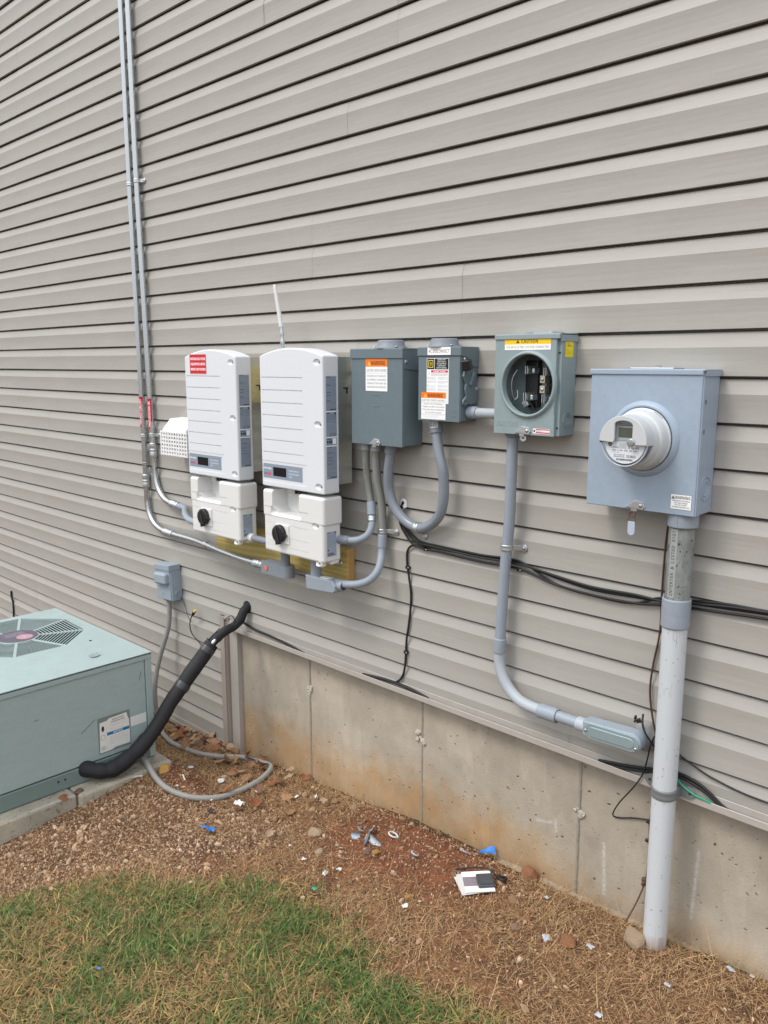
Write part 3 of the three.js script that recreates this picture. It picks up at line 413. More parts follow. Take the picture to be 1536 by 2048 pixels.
function inverter(x0, label, red) {
  const w = 0.388, x1 = x0 + w, y0 = 1.256, y1 = 1.787, zf = 0.2, zb = 0.118;
  const t = thing('solar_inverter', label, 'inverter', [x0 + w / 2, y0, 0.044], 'solar inverters side by side');
  const sh = new THREE.Shape(); sh.moveTo(x0, y0 + 0.008); sh.quadraticCurveTo(x0, y0, x0 + 0.01, y0); sh.lineTo(x1 - 0.008, y0); sh.quadraticCurveTo(x1, y0, x1, y0 + 0.008); sh.lineTo(x1, y1 - 0.006); sh.quadraticCurveTo(x1, y1 + 0.001, x1 - 0.012, y1 + 0.004); sh.quadraticCurveTo(x0 + w * 0.5, y1 + 0.058, x0 + 0.012, y1 + 0.004); sh.quadraticCurveTo(x0, y1 + 0.001, x0, y1 - 0.006); sh.closePath();
  let g = extrude(sh, zf - zb - 0.012, 0.006, { cs: 22 }); g.translate(0, 0, zb + 0.006);
  const cuts = []; const xr = x0 + w * 0.69;
  for (let k = 0; k < 8; k++) { const y = 1.703 - k * 0.0505; cuts.push(bxr((x0 + 0.014 + xr) / 2, y, zf, xr - x0 - 0.014, 0.0036, 0.008, 0)); }
  cuts.push(bxr((x0 + 0.012 + xr + 0.01) / 2, 1.3205, zf, xr - x0 + 0.012, 0.086, 0.003, 0));
  const sc = [[x1 - 0.028, 1.763], [x1 - 0.026, 1.527], [x1 - 0.024, 1.285]]; for (const [a, b] of sc) cuts.push(pocket(a, b, zf));
  g = csg(g, cuts); part(t, 'case', g, M.white);
  for (const [a, b] of sc) part(t, 'screw', crossScrew([a + 0.004, b, zf - 0.009]), M.screw);
  // bevel seam between the face and the side
  const hs = part(t, 'heat_sink', bx(x0 + 0.012, x1 - 0.006, 1.288, 1.784, 0.044, zb + 0.002, 0.002), M.steelSheet);
  part(hs, 'keyhole', [bxr(x1 - 0.0055, 1.652, 0.07, 0.002, 0.02, 0.006, 0), bxr(x1 - 0.003, 1.664, 0.078, 0.007, 0.005, 0.022, 0.001)], M.dark);
  const ds = part(t, 'display_panel', stickerGeo(0.25, 0.058, [x0 + 0.134, 1.3205, zf - 0.0009]), printMat(dispTex, 0.35));
  part(ds, 'screen', bx(x0 + 0.075, x0 + 0.158, 1.303, 1.3395, zf - 0.0014, zf - 0.0002, 0), M.lcdDark);
  part(t, 'rating_label', stickerGeo(0.054, 0.395, [x1 + 0.0006, 1.513, 0.1585], 'x'), printMat(sideTex, 0.4));
  if (red) part(t, 'warning_label', stickerGeo(0.132, 0.088, [x0 + 0.108, 1.755, zf + 0.0006]), printMat(redTex, 0.4), 'red label with white lettering');
  part(t, 'gland', [latheAt([[0, 0], [0.012, 0], [0.017, 0.012], [0.02, 0.03], [0.02, 0.05]], [x0 + 0.225, 1.222, 0.168], [0, 1, 0], 20)], M.black);
  part(t, 'tab', [bxr(x0 + 0.155, 1.243, 0.172, 0.022, 0.03, 0.006, 0.0028), latheAt([[0.004, 0], [0.008, 0], [0.008, 0.003], [0.004, 0.003]], [x0 + 0.155, 1.238, 0.175], [0, 0, 1], 16)], M.white2);
  part(t, 'cable_plug', cyl([x0 + 0.18, 1.262, 0.165], [x0 + 0.18, 1.235, 0.165], 0.008), M.black);
  return t;
}
function safetySwitch(x0, yb, label, rightPipe) {
  const w = 0.374, x1 = x0 + w, yt = 1.243, zf = 0.202, zb = 0.105, yc = 1.128;
  const t = thing('safety_switch', label, 'switch', [x0 + w / 2, yb, 0.044], 'white safety switches under the inverters');
  const upper = bx(x0 - 0.004, x1 + 0.006, yc, yt, zb - 0.004, zf + 0.002, 0.012, 4), lower = bx(x0, x1, yb, yc + 0.03, zb, zf, 0.012, 4), boss = bx(x1 - 0.052, x1 - 0.012, yb - 0.018, yb + 0.04, zf - 0.03, zf, 0.01, 4), under = bx(x0 + 0.02, x1 - 0.004, yb - 0.012, yb + 0.03, zb + 0.006, zf - 0.045, 0.008, 3);
  let g = csg(upper, [lower, boss, under], ADDITION);
  const rec = extrude(polyShape([[x0 + 0.062, 1.30], [x0 + 0.062, 1.175], [x0 + 0.085, 1.148], [x0 + 0.232, 1.148], [x0 + 0.232, 1.30]]), 0.3, 0); rec.translate(0, 0, zb + 0.02);
  const dish = bxr(x0 + 0.147, 1.16, zf + 0.012, 0.196, 0.05, 0.036, 0.012, 0.5);
  const cuts = [rec, dish]; for (const [y, a, b] of [[1.172, 0.012, 0.058], [1.172, 0.238, 0.29], [1.105, 0.012, 0.29], [1.052, 0.012, 0.06], [1.052, 0.165, 0.29], [1.012, 0.012, 0.29]]) cuts.push(bxr(x0 + (a + b) / 2, y, zf + 0.001, b - a, 0.0026, 0.006, 0));
  const sc = [[x1 - 0.04, 1.127], [x1 - 0.032, yb - 0.003]]; for (const [a, b] of sc) cuts.push(pocket(a, b, zf));
  g = csg(g, cuts); part(t, 'body', g, M.white2);
  for (const [a, b] of sc) part(t, 'screw', crossScrew([a + 0.004, b, zf - 0.009]), M.screw);
  part(t, 'bracket', [bx(x0 + 0.1, x1 - 0.13, yb + 0.05, 1.235, 0.044, zb + 0.012, 0.004), bx(x0 + 0.185, x0 + 0.228, 1.165, 1.25, zb + 0.01, 0.165, 0.006)], M.white2);
  const kx = x0 + 0.122, ky = 1.068, pl = part(t, 'knob_plate', [bx(kx - 0.04, kx + 0.045, ky - 0.041, ky + 0.038, zf - 0.002, zf + 0.006, 0.003)], M.white2);
  const kn = part(t, 'knob', [latheAt([[0, 0.019], [0.034, 0.018], [0.037, 0.014], [0.038, 0]], [kx - 0.006, ky, zf + 0.006], [0, 0, 1], 36), bxr(kx - 0.006, ky - 0.004, zf + 0.026, 0.014, 0.066, 0.012, 0.005, 0, 0, 0.35), bxr(kx + 0.036, ky - 0.002, zf + 0.016, 0.018, 0.008, 0.012, 0.002), bxr(kx - 0.012, ky - 0.038, zf + 0.015, 0.02, 0.016, 0.016, 0.003, 0, 0, 0.2)], M.black);
  part(t, 'rating_label', stickerGeo(0.05, 0.1, [x1 + 0.0007, 1.055, 0.158], 'x'), printMat(switchTex, 0.4));
  part(t, 'knockout', latheAt([[0.014, 0], [0.0155, 0.0012], [0.017, 0]], [x1, 0.993 + (yb - 0.985), 0.155], [1, 0, 0], 24), M.white2);
  part(t, 'embossed_mark', emboss('solaredge', 0.0145, 0.0007, [x0 + 0.032, 1.026, zf - 0.0004]), M.white2);
  part(t, 'indicator', latheAt([[0.003, 0], [0.0045, 0.001], [0.006, 0]], [x0 + 0.135, 1.128, zf], [0, 0, 1], 16), M.white2);
}
inverter(-3.297, 'white solar inverter with a red label, beside the dryer vent', true);
inverter(-2.745, 'white solar inverter with no red label, below the white antenna', false);
safetySwitch(-3.286, 0.985, 'white safety switch with black knob under the inverter with the red label');
safetySwitch(-2.738, 0.98, 'white safety switch with black knob above the timber plank\'s end grain');
{ // antenna
  const t = thing('antenna', 'white whip antenna on a metal base standing on the right inverter', 'antenna', [-2.70, 1.80, 0.11]);
  part(t, 'rod', tube([[-2.706, 1.905, 0.112], [-2.72, 1.985, 0.115], [-2.735, 2.066, 0.118]], 0.009, { rf: (s, u) => u > 0.97 ? 0.8 : 1.05 - 0.15 * u }), M.white2);
  part(t, 'tip', new THREE.SphereGeometry(0.0075, 12, 8).translate(-2.7352, 2.067, 0.118), M.white2);
  part(t, 'connector', latheAt([[0.004, 0], [0.006, 0.002], [0.006, 0.022], [0.0095, 0.024], [0.0095, 0.04], [0.007, 0.042], [0.007, 0.058], [0.0085, 0.06], [0.0085, 0.075], [0.0065, 0.078], [0.0065, 0.1]], [-2.70, 1.812, 0.11], [-0.06, 1, 0.02], 18), M.zinc);
  part(t, 'bracket', [bx(-2.722, -2.675, 1.812, 1.816, 0.046, 0.125, 0.001), bx(-2.722, -2.675, 1.74, 1.816, 0.044, 0.048, 0.001)], M.zinc);
}
// ------------------------------------------------------------------ conduit bodies and tubes below
{
  const t = thing('conduit_link', 'short grey conduit joining the two white safety switches', 'conduit', [-2.82, 1.0, 0.15]);
  part(t, 'tube', tube([[-2.92, 1.0, 0.148], [-2.82, 1.0, 0.148], [-2.72, 1.0, 0.148]], 0.015), M.pvcDark); coupling(t, [-2.915, 1.0, 0.148], [-2.885, 1.0, 0.148], 0.015, 'collar', M.white2, false);
}
{
  const t = thing('conduit_box', 'grey conduit body with an orange spot, ending the galvanised conduit below the switch', 'conduit fitting', [-2.74, 0.85, 0.125]);
  const arc = []; for (let k = 0; k <= 10; k++) { const a = -Math.PI / 2 + Math.PI * k / 10; arc.push([-2.676 + 0.026 * Math.cos(a), 0.126 + 0.0275 * Math.sin(a)]); }
  const g = extrudeY([[-2.83, 0.0985], ...arc, [-2.83, 0.1535]], 0.856, 0.908);
  part(t, 'body', g, M.pvcDark);
  part(t, 'hub', cyl([-2.855, 0.881, 0.125], [-2.825, 0.881, 0.125], 0.0195), M.pvcDark);
  part(t, 'riser', [cyl([-2.695, 0.895, 0.126], [-2.695, 0.975, 0.126], 0.0205)], M.pvcDark);
  part(t, 'orange_spot', [(() => { const q = new THREE.CircleGeometry(0.011, 9); const p = q.attributes.position; for (let i = 1; i < p.count; i++) { const f = rr(0.6, 1.15); p.setXY(i, p.getX(i) * f, p.getY(i) * f); } q.translate(-2.792, 0.884, 0.1566); return q; })()], std(lin(0.75, 0.16, 0.07), 0.6));
}
{
  const t = thing('flexible_conduit', 'grey conduit sweeping from the steel-blue enclosure down to the body under the right switch', 'conduit', [-2.21, 0.85, 0.03]);
  const r = 0.0155;
  part(t, 'flexible_tube', tube([[-2.205, 1.47, 0.07], [-2.212, 1.41, 0.062], [-2.216, 1.312, 0.05], [-2.208, 1.227, 0.036], [-2.208, 1.15, 0.03], [-2.208, 1.09, 0.031]], r, { rs: 16, rf: (s) => 1 + 0.03 * noise(s * 40, 3, 4) }), M.flex);
  part(t, 'elbow', tube([[-2.207, 1.08, 0.033], [-2.203, 1.03, 0.04], [-2.194, 0.995, 0.055], [-2.193, 0.958, 0.075], [-2.213, 0.926, 0.094], [-2.258, 0.903, 0.108], [-2.32, 0.891, 0.12], [-2.38, 0.889, 0.124]], r, { rs: 18 }), M.pvc);
  coupling(t, [-2.208, 1.098, 0.031], [-2.2065, 1.045, 0.036], r, 'coupling', M.pvc, false);
  coupling(t, [-2.205, 1.468, 0.07], [-2.209, 1.43, 0.065], r, 'connector', M.pvcPale, false);
  strap(t, [-2.208, 1.112, 0.0305], [0, 1, 0], r, [-2.157, 1.11]);
  const b = thing('conduit_box', 'grey conduit body with a pale sticker in front of the plank\'s end grain', 'conduit fitting', [-2.44, 0.83, 0.13]);
  part(b, 'body', extrudeXY([[-2.527, 0.84], [-2.365, 0.851], [-2.352, 0.862], [-2.352, 0.884], [-2.372, 0.902], [-2.532, 0.9]], 0.104, 0.156, 0.005), M.pvc);
  part(b, 'hub', latheAt([[0.018, 0], [0.021, 0.002], [0.021, 0.028], [0.018, 0.03]], [-2.36, 0.882, 0.127], [1, 0.05, -0.02], 28), M.pvc);
  part(b, 'riser', cyl([-2.492, 0.895, 0.13], [-2.492, 0.975, 0.13], 0.0225), M.pvc);
  part(b, 'sticker', [bx(-2.45, -2.40, 0.9, 0.9035, 0.118, 0.146, 0)], M.white2);
}
function extrudeXY(p, z0, z1, bev) { const g = extrude(polyShape(p), z1 - z0 - 2 * bev, bev); g.translate(0, 0, z0 + bev); return g; }
{
  const t = thing('flexible_conduit', 'grey printed conduit from the steel-blue enclosure to the right safety switch\'s side', 'conduit', [-2.26, 1.05, 0.05]);
  const r = 0.0142;
  part(t, 'flexible_tube', tube([[-2.258, 1.47, 0.07], [-2.262, 1.42, 0.066], [-2.27, 1.35, 0.055], [-2.268, 1.264, 0.042], [-2.258, 1.21, 0.042]], r, { rs: 16 }), M.flex);
  part(t, 'elbow', tube([[-2.259, 1.222, 0.042], [-2.248, 1.173, 0.05], [-2.236, 1.132, 0.062], [-2.243, 1.098, 0.078], [-2.278, 1.075, 0.095], [-2.337, 1.068, 0.11], [-2.40, 1.066, 0.125]], r, { rs: 18 }), M.pvc);
  coupling(t, [-2.259, 1.222, 0.042], [-2.247, 1.172, 0.0505], r, 'coupling', M.pvc, false);
  part(t, 'clamp', band([-2.243, 1.158, 0.0545], [0.25, -1, 0.25], r + 0.001, 0.02), M.zinc);
  coupling(t, [-2.372, 1.067, 0.118], [-2.318, 1.069, 0.106], r, 'connector', M.pvcDark, false);
  coupling(t, [-2.258, 1.468, 0.07], [-2.261, 1.43, 0.067], r, 'connector', M.pvcPale, false);
  const tex = print(0.016, 0.2, (q, w, h) => { q.fillStyle = '#8b8d86'; q.fillRect(0, 0, w, h); q.save(); q.translate(w / 2, h / 2); q.rotate(Math.PI / 2); txt(q, '1/2 IN. NM LIQUIDTIGHT FLEXIBLE CONDUIT', 0, 0, w * 0.44, '#20201e', { w: 'bold', max: h * 0.92 }); q.restore(); }, 3000);
  wrapLabel(t, 'print', [-2.2682, 1.372, 0.058], [0.09, 1, 0.14], r + 0.0008, 0.11, 0.8, [0.4, 0, 1], tex);
}
{
  const t = thing('flexible_conduit', 'thick glossy grey conduit loop hanging between the steel-blue enclosure and the disconnect', 'conduit', [-2.0, 1.13, 0.034]);
  const r = 0.0188, pts = [[-2.128, 1.46, 0.066], [-2.134, 1.409, 0.066], [-2.148, 1.341, 0.06], [-2.152, 1.278, 0.05], [-2.131, 1.216, 0.042], [-2.085, 1.172, 0.036], [-2.021, 1.151, 0.034], [-1.962, 1.167, 0.036], [-1.909, 1.211, 0.042], [-1.884, 1.266, 0.05], [-1.877, 1.327, 0.055], [-1.88, 1.386, 0.06], [-1.897, 1.442, 0.06], [-1.912, 1.497, 0.055], [-1.922, 1.55, 0.05]];
  part(t, 'tube', tube(pts, r, { rs: 20, step: 0.002, rf: (s) => 1 + 0.008 * Math.sin(s * 1300) }), M.liquid);
  coupling(t, [-2.1275, 1.462, 0.066], [-2.132, 1.424, 0.066], r, 'connector', M.pvcDark, false); coupling(t, [-1.923, 1.562, 0.049], [-1.914, 1.512, 0.054], r, 'connector', M.pvcDark, false);
  const bar = print(0.034, 0.02, (x, w, h) => { x.fillStyle = '#e8eaea'; x.fillRect(0, 0, w, h); x.fillStyle = '#222'; for (let k = 0; k < 22; k++) x.fillRect(w * 0.08 + k * w * 0.038, h * 0.14, w * (0.008 + 0.02 * hash(k, 1)), h * 0.72); });
  wrapLabel(t, 'barcode_label', [-1.919, 1.541, 0.0512], [-0.15, 1, -0.1], r + 0.0049, 0.022, 1.5, [0.2, 0, 1], bar);
  const c = part(t, 'clamp', [band([-2.018, 1.151, 0.034], [1, 0.05, 0], r + 0.0006, 0.02), bxr(-2.012, 1.128, 0.014, 0.016, 0.034, 0.0024, 0.001, 0.9, 0, 0.15), latheAt([[0.004, 0.003], [0.011, 0.003], [0.012, 0]], [-2.01, 1.114, 0.003], [0, 0, 1], 20)], M.zinc); part(c, 'screw', screwAt([-2.01, 1.114, 0.006], [0, 0, 1], 0.005), M.screw);
}
// ------------------------------------------------------------------ steel-blue enclosure
function knockoutRing(t, p, dir, r, mat) { part(t, 'knockout', [latheAt([[r * 0.55, 0], [r * 0.6, 0.0026], [r * 0.66, 0]], p, dir, 28), latheAt([[r * 0.92, 0], [r * 0.97, 0.003], [r * 1.03, 0]], p, dir, 32)], mat); }
function latch(t, x, y, z) {
  const l = part(t, 'hasp', [extrudeXY([[x - 0.028, y + 0.002], [x + 0.0, y + 0.024], [x + 0.026, y + 0.02], [x + 0.032, y + 0.008], [x + 0.026, y - 0.002], [x, y + 0.002]], z, z + 0.005, 0.001), bx(x - 0.012, x + 0.006, y - 0.009, y + 0.004, z - 0.002, z + 0.001, 0.0008)], M.zinc);
  part(l, 'screw', screwAt([x + 0.019, y + 0.01, z + 0.005], [0, 0, 1], 0.0058), M.screw); return l;
}
{
  const x0 = -2.29, x1 = -2.026, y0 = 1.457, y1 = 1.811, z1 = 0.115;
  const t = thing('electrical_enclosure', 'steel-blue metal enclosure with one orange warning label and a top hub', 'electrical box', [(x0 + x1) / 2, y0, 0.004]);
  part(t, 'box', bx(x0 + 0.002, x1 - 0.002, y0 + 0.003, y1 - 0.006, 0.003, z1 - 0.004, 0.003), M.boxA);
  part(t, 'cover', [bx(x0, x1, y0, y1 - 0.034, z1 - 0.006, z1, 0.002), bx(x1 - 0.003, x1, y0 + 0.001, y1 - 0.04, z1 - 0.014, z1 - 0.004, 0.001)], M.boxA);
  const sideFlap = extrude(polyShape([[0.004, 0.005], [0.004, -0.072], [0.02, -0.072], [0.02 + 0.035, -0.072], [0.075, -0.07], [0.112, -0.066], [0.112, 0.005]]), 0.0015); sideFlap.rotateY(-Math.PI / 2); sideFlap.translate(x1 + 0.0015, y1 - 0.005, 0); 
  part(t, 'rain_hood', [bx(x0 - 0.003, x1 + 0.003, y1 - 0.036, y1, z1 - 0.004, z1 + 0.004, 0.0025), bx(x0 - 0.003, x1 + 0.003, y1 - 0.006, y1 + 0.001, 0.002, z1 + 0.002, 0.002), sideFlap], M.boxA);
  const hb = part(t, 'hub', latheAt([[0.062, 0], [0.062, 0.006], [0.052, 0.009], [0.05, 0.026], [0.046, 0.03], [0.044, 0.031], [0, 0.031]], [-2.135, y1, 0.06], [0, 1, 0], 36), M.pvcDark);
  for (const s of [-1, 1]) part(hb, 'screw', screwAt([-2.135 + s * 0.056, y1 + 0.0065, 0.09], [0, 1, 0], 0.005), M.screw);
  part(t, 'screw', screwAt([x1 + 0.0016, y1 - 0.048, 0.098], [1, 0, 0], 0.007), M.zinc);
  const wl = print(0.112, 0.117, (x, w, h) => { x.fillStyle = '#f1f3f4'; x.fillRect(0, 0, w, h); x.fillStyle = '#ef7d16'; x.fillRect(0, 0, w, h * 0.245); tri(x, w * 0.17, h * 0.145, h * 0.07, '#f4c542', '#ef7d16'); txt(x, 'WARNING', w * 0.57, h * 0.13, h * 0.175, '#3a2010', { w: 'bold', max: w * 0.66 }); txt(x, 'ELECTRIC SHOCK HAZARD', w / 2, h * 0.36, h * 0.105, '#33383c', { max: w * 0.92 }); x.fillStyle = '#4a4f55'; x.fillRect(0, h * 0.44, w, 2); ['IF GROUND FAULT IS INDICATED', 'ALL NORMALLY GROUNDED', 'CONDUCTORS MAY BE', 'UNGROUNDED AND ENERGIZED'].forEach((s, k) => txt(x, s, w / 2, h * (0.53 + k * 0.115), h * 0.085, '#3c4146', { max: w * 0.88 })); });
  part(t, 'warning_label', stickerGeo(0.112, 0.117, [-2.156, 1.716, z1 + 0.0006]), printMat(wl, 0.4), 'orange and white warning label');
  part(t, 'embossed_mark', [bx(-2.176, -2.138, 1.642, 1.6455, z1 - 0.002, z1 + 0.001, 0.001), bx(-2.172, -2.142, 1.601, 1.6045, z1 - 0.002, z1 + 0.001, 0.001), bx(-2.164, -2.15, 1.6335, 1.636, z1 - 0.002, z1 + 0.0006, 0.0006)], M.boxA);
  latch(t, -2.166, y0 + 0.001, z1);
}
// ------------------------------------------------------------------ AC disconnect
{
  const x0 = -1.966, x1 = -1.774, y0 = 1.559, y1 = 1.813, z1 = 0.097;
  const t = thing('disconnect_switch', 'steel-blue safety disconnect box with a black side handle and several labels', 'electrical box', [(x0 + x1) / 2, y0, 0.004]);
  part(t, 'box', bx(x0 + 0.002, x1 - 0.002, y0 + 0.003, y1 - 0.006, 0.003, z1 - 0.004, 0.003), M.boxA);
  part(t, 'cover', bx(x0, x1 - 0.004, y0, y1 - 0.03, z1 - 0.006, z1, 0.002), M.boxA);
  const flap = extrude(polyShape([[0.004, 0.004], [0.004, -0.062], [0.03, -0.06], [0.07, -0.028], [0.094, -0.026], [0.094, 0.004]]), 0.0015); flap.rotateY(-Math.PI / 2); flap.translate(x1 + 0.0015, y1 - 0.005, 0);
  part(t, 'rain_hood', [bx(x0 - 0.003, x1 + 0.002, y1 - 0.03, y1, z1 - 0.004, z1 + 0.004, 0.0025), bx(x0 - 0.003, x1 + 0.002, y1 - 0.006, y1 + 0.001, 0.002, z1 + 0.002, 0.002), flap], M.boxA);
  const hb = part(t, 'hub', latheAt([[0.058, 0], [0.058, 0.006], [0.05, 0.009], [0.048, 0.026], [0.044, 0.03], [0, 0.031]], [-1.885, y1, 0.052], [0, 1, 0], 36), M.pvcDark);
  for (const s of [-1, 1]) part(hb, 'screw', screwAt([-1.885 + s * 0.053, y1 + 0.0065, 0.078], [0, 1, 0], 0.005), M.screw);
  // operating handle on the right side
  const sp = extrude(polyShape([[0.086, 1.735], [0.092, 1.715], [0.078, 1.69], [0.082, 1.67], [0.076, 1.648], [0.09, 1.635], [0.092, 1.62], [0.078, 1.615], [0.066, 1.622], [0.05, 1.618], [0.02, 1.624], [0.012, 1.66], [0.02, 1.675], [0.05, 1.69], [0.058, 1.73], [0.07, 1.74]]), 0.006, 0.0015); sp.rotateY(-Math.PI / 2); sp.translate(x1 + 0.0085, 0, 0);
  const hd = part(t, 'handle', [sp, bxr(x1 + 0.012, 1.705, 0.05, 0.012, 0.05, 0.014, 0.004, -0.5)], M.boxA);
  part(hd, 'grip', bxr(x1 + 0.022, 1.752, 0.092, 0.03, 0.036, 0.028, 0.005, 0.2, 0.2, 0.1), M.black); part(hd, 'ring', latheAt([[0.006, -0.003], [0.011, -0.003], [0.011, 0.003], [0.006, 0.003], [0.006, -0.003]], [x1 + 0.01, 1.628, 0.086], [1, 0, 0], 20), M.boxA);
  part(hd, 'pivot', screwAt([x1 + 0.0085, 1.672, 0.022], [1, 0, 0], 0.006), M.zinc); part(hd, 'screw', screwAt([x1 + 0.003, 1.772, 0.08], [1, 0, 0], 0.006), M.zinc);
  const ac = print(0.105, 0.027, (x, w, h) => { x.fillStyle = '#f3f4f4'; x.fillRect(0, 0, w, h); txt(x, 'AC DISCONNECT', w / 2, h / 2 + 1, h * 0.6, '#26282a', { max: w * 0.9 }); });
  part(t, 'name_label', stickerGeo(0.104, 0.026, [-1.868, 1.7995, z1 + 0.0046]), printMat(ac, 0.4));
  const inst = print(0.104, 0.155, (x, w, h) => {
    x.fillStyle = '#eef0f2'; x.fillRect(0, 0, w, h); x.fillStyle = '#17181a'; x.fillRect(w * 0.02, h * 0.01, w * 0.32, h * 0.235); x.strokeStyle = '#d8c048'; x.lineWidth = w * 0.03; x.strokeRect(w * 0.08, h * 0.05, w * 0.2, h * 0.15); txt(x, 'D', w * 0.18, h * 0.127, h * 0.1, '#d8c048', { w: 'bold' });
    x.fillStyle = '#15171b'; x.fillRect(w * 0.36, h * 0.01, w * 0.62, h * 0.235); ['GENERAL DUTY', 'SAFETY SWITCH', 'INTERRUPTOR DE', 'SEGURIDAD DE', 'SERVICIO GENERAL'].forEach((s, k) => txt(x, s, w * 0.67, h * (0.035 + k * 0.044), h * 0.034, '#e8eaec', { w: 'bold', max: w * 0.54 }));
    x.fillStyle = '#c23245'; x.fillRect(w * 0.2, h * 0.265, w * 0.76, h * 0.05); txt(x, 'DANGER / PELIGRO', w * 0.58, h * 0.292, h * 0.04, '#fff', { w: 'bold' }); x.strokeStyle = '#c23245'; x.lineWidth = 3; x.beginPath(); x.moveTo(w * 0.1, h * 0.29); x.lineTo(w * 0.14, h * 0.34); x.lineTo(w * 0.08, h * 0.36); x.stroke();
    fineLines(x, w * 0.2, w * 0.96, h * 0.33, h * 0.39, 4, '#6d3038', 21, 2); for (const [a, b] of [[0.02, 0.44], [0.52, 0.98]]) for (let k = 0; k < 7; k++) fineLines(x, w * a, w * b, h * (0.41 + k * 0.085), h * (0.41 + k * 0.085) + h * 0.06, 4, '#6f757c', 22 + k + a * 10, 1.8);
  });
  part(t, 'instruction_label', stickerGeo(0.1, 0.155, [-1.876, 1.698, z1 + 0.0006]), printMat(inst, 0.4));
  const w2 = print(0.112, 0.095, (x, w, h) => { x.fillStyle = '#f1f3f4'; x.fillRect(0, 0, w, h); x.fillStyle = '#ee7a18'; x.fillRect(0, 0, w, h * 0.22); tri(x, w * 0.17, h * 0.13, h * 0.075, '#f4c542', '#ee7a18'); txt(x, 'WARNING', w * 0.57, h * 0.12, h * 0.18, '#3a2010', { w: 'bold', max: w * 0.62 }); txt(x, 'ELECTRIC SHOCK HAZARD', w / 2, h * 0.3, h * 0.095, '#33383c', { max: w * 0.92 }); x.fillStyle = '#4a4f55'; x.fillRect(0, h * 0.37, w, 2); ['DO NOT TOUCH TERMINALS', 'TERMINALS ON BOTH THE LINE AND', 'LOAD SIDES MAY BE ENERGIZED', 'IN THE OPEN POSITION'].forEach((s, k) => txt(x, s, w / 2, h * (0.44 + k * 0.105), h * 0.075, '#3c4146', { max: w * 0.9 })); x.fillRect(0, h * 0.81, w, 2); fineLines(x, w * 0.06, w * 0.94, h * 0.83, h * 0.96, 3, '#6a7076', 31, 2); });
  part(t, 'warning_label', stickerGeo(0.112, 0.094, [-1.894, 1.612, z1 + 0.0011]), printMat(w2, 0.4), 'orange and white warning label');
  part(t, 'embossed_mark', [emboss('ON', 0.008, 0.0006, [x1 - 0.034, 1.592, z1 - 0.0003]), emboss('OFF', 0.008, 0.0006, [x1 - 0.036, 1.575, z1 - 0.0003])], M.boxA);
  const n = thing('conduit_link', 'short pale grey conduit between the disconnect and the empty meter socket', 'conduit', [-1.7, 1.57, 0.05]);
  part(n, 'tube', cyl([-1.776, 1.592, 0.05], [-1.622, 1.592, 0.05], 0.0172), M.pvcPale); coupling(n, [-1.7745, 1.592, 0.05], [-1.735, 1.592, 0.05], 0.0172, 'connector', M.pvc, false);
}
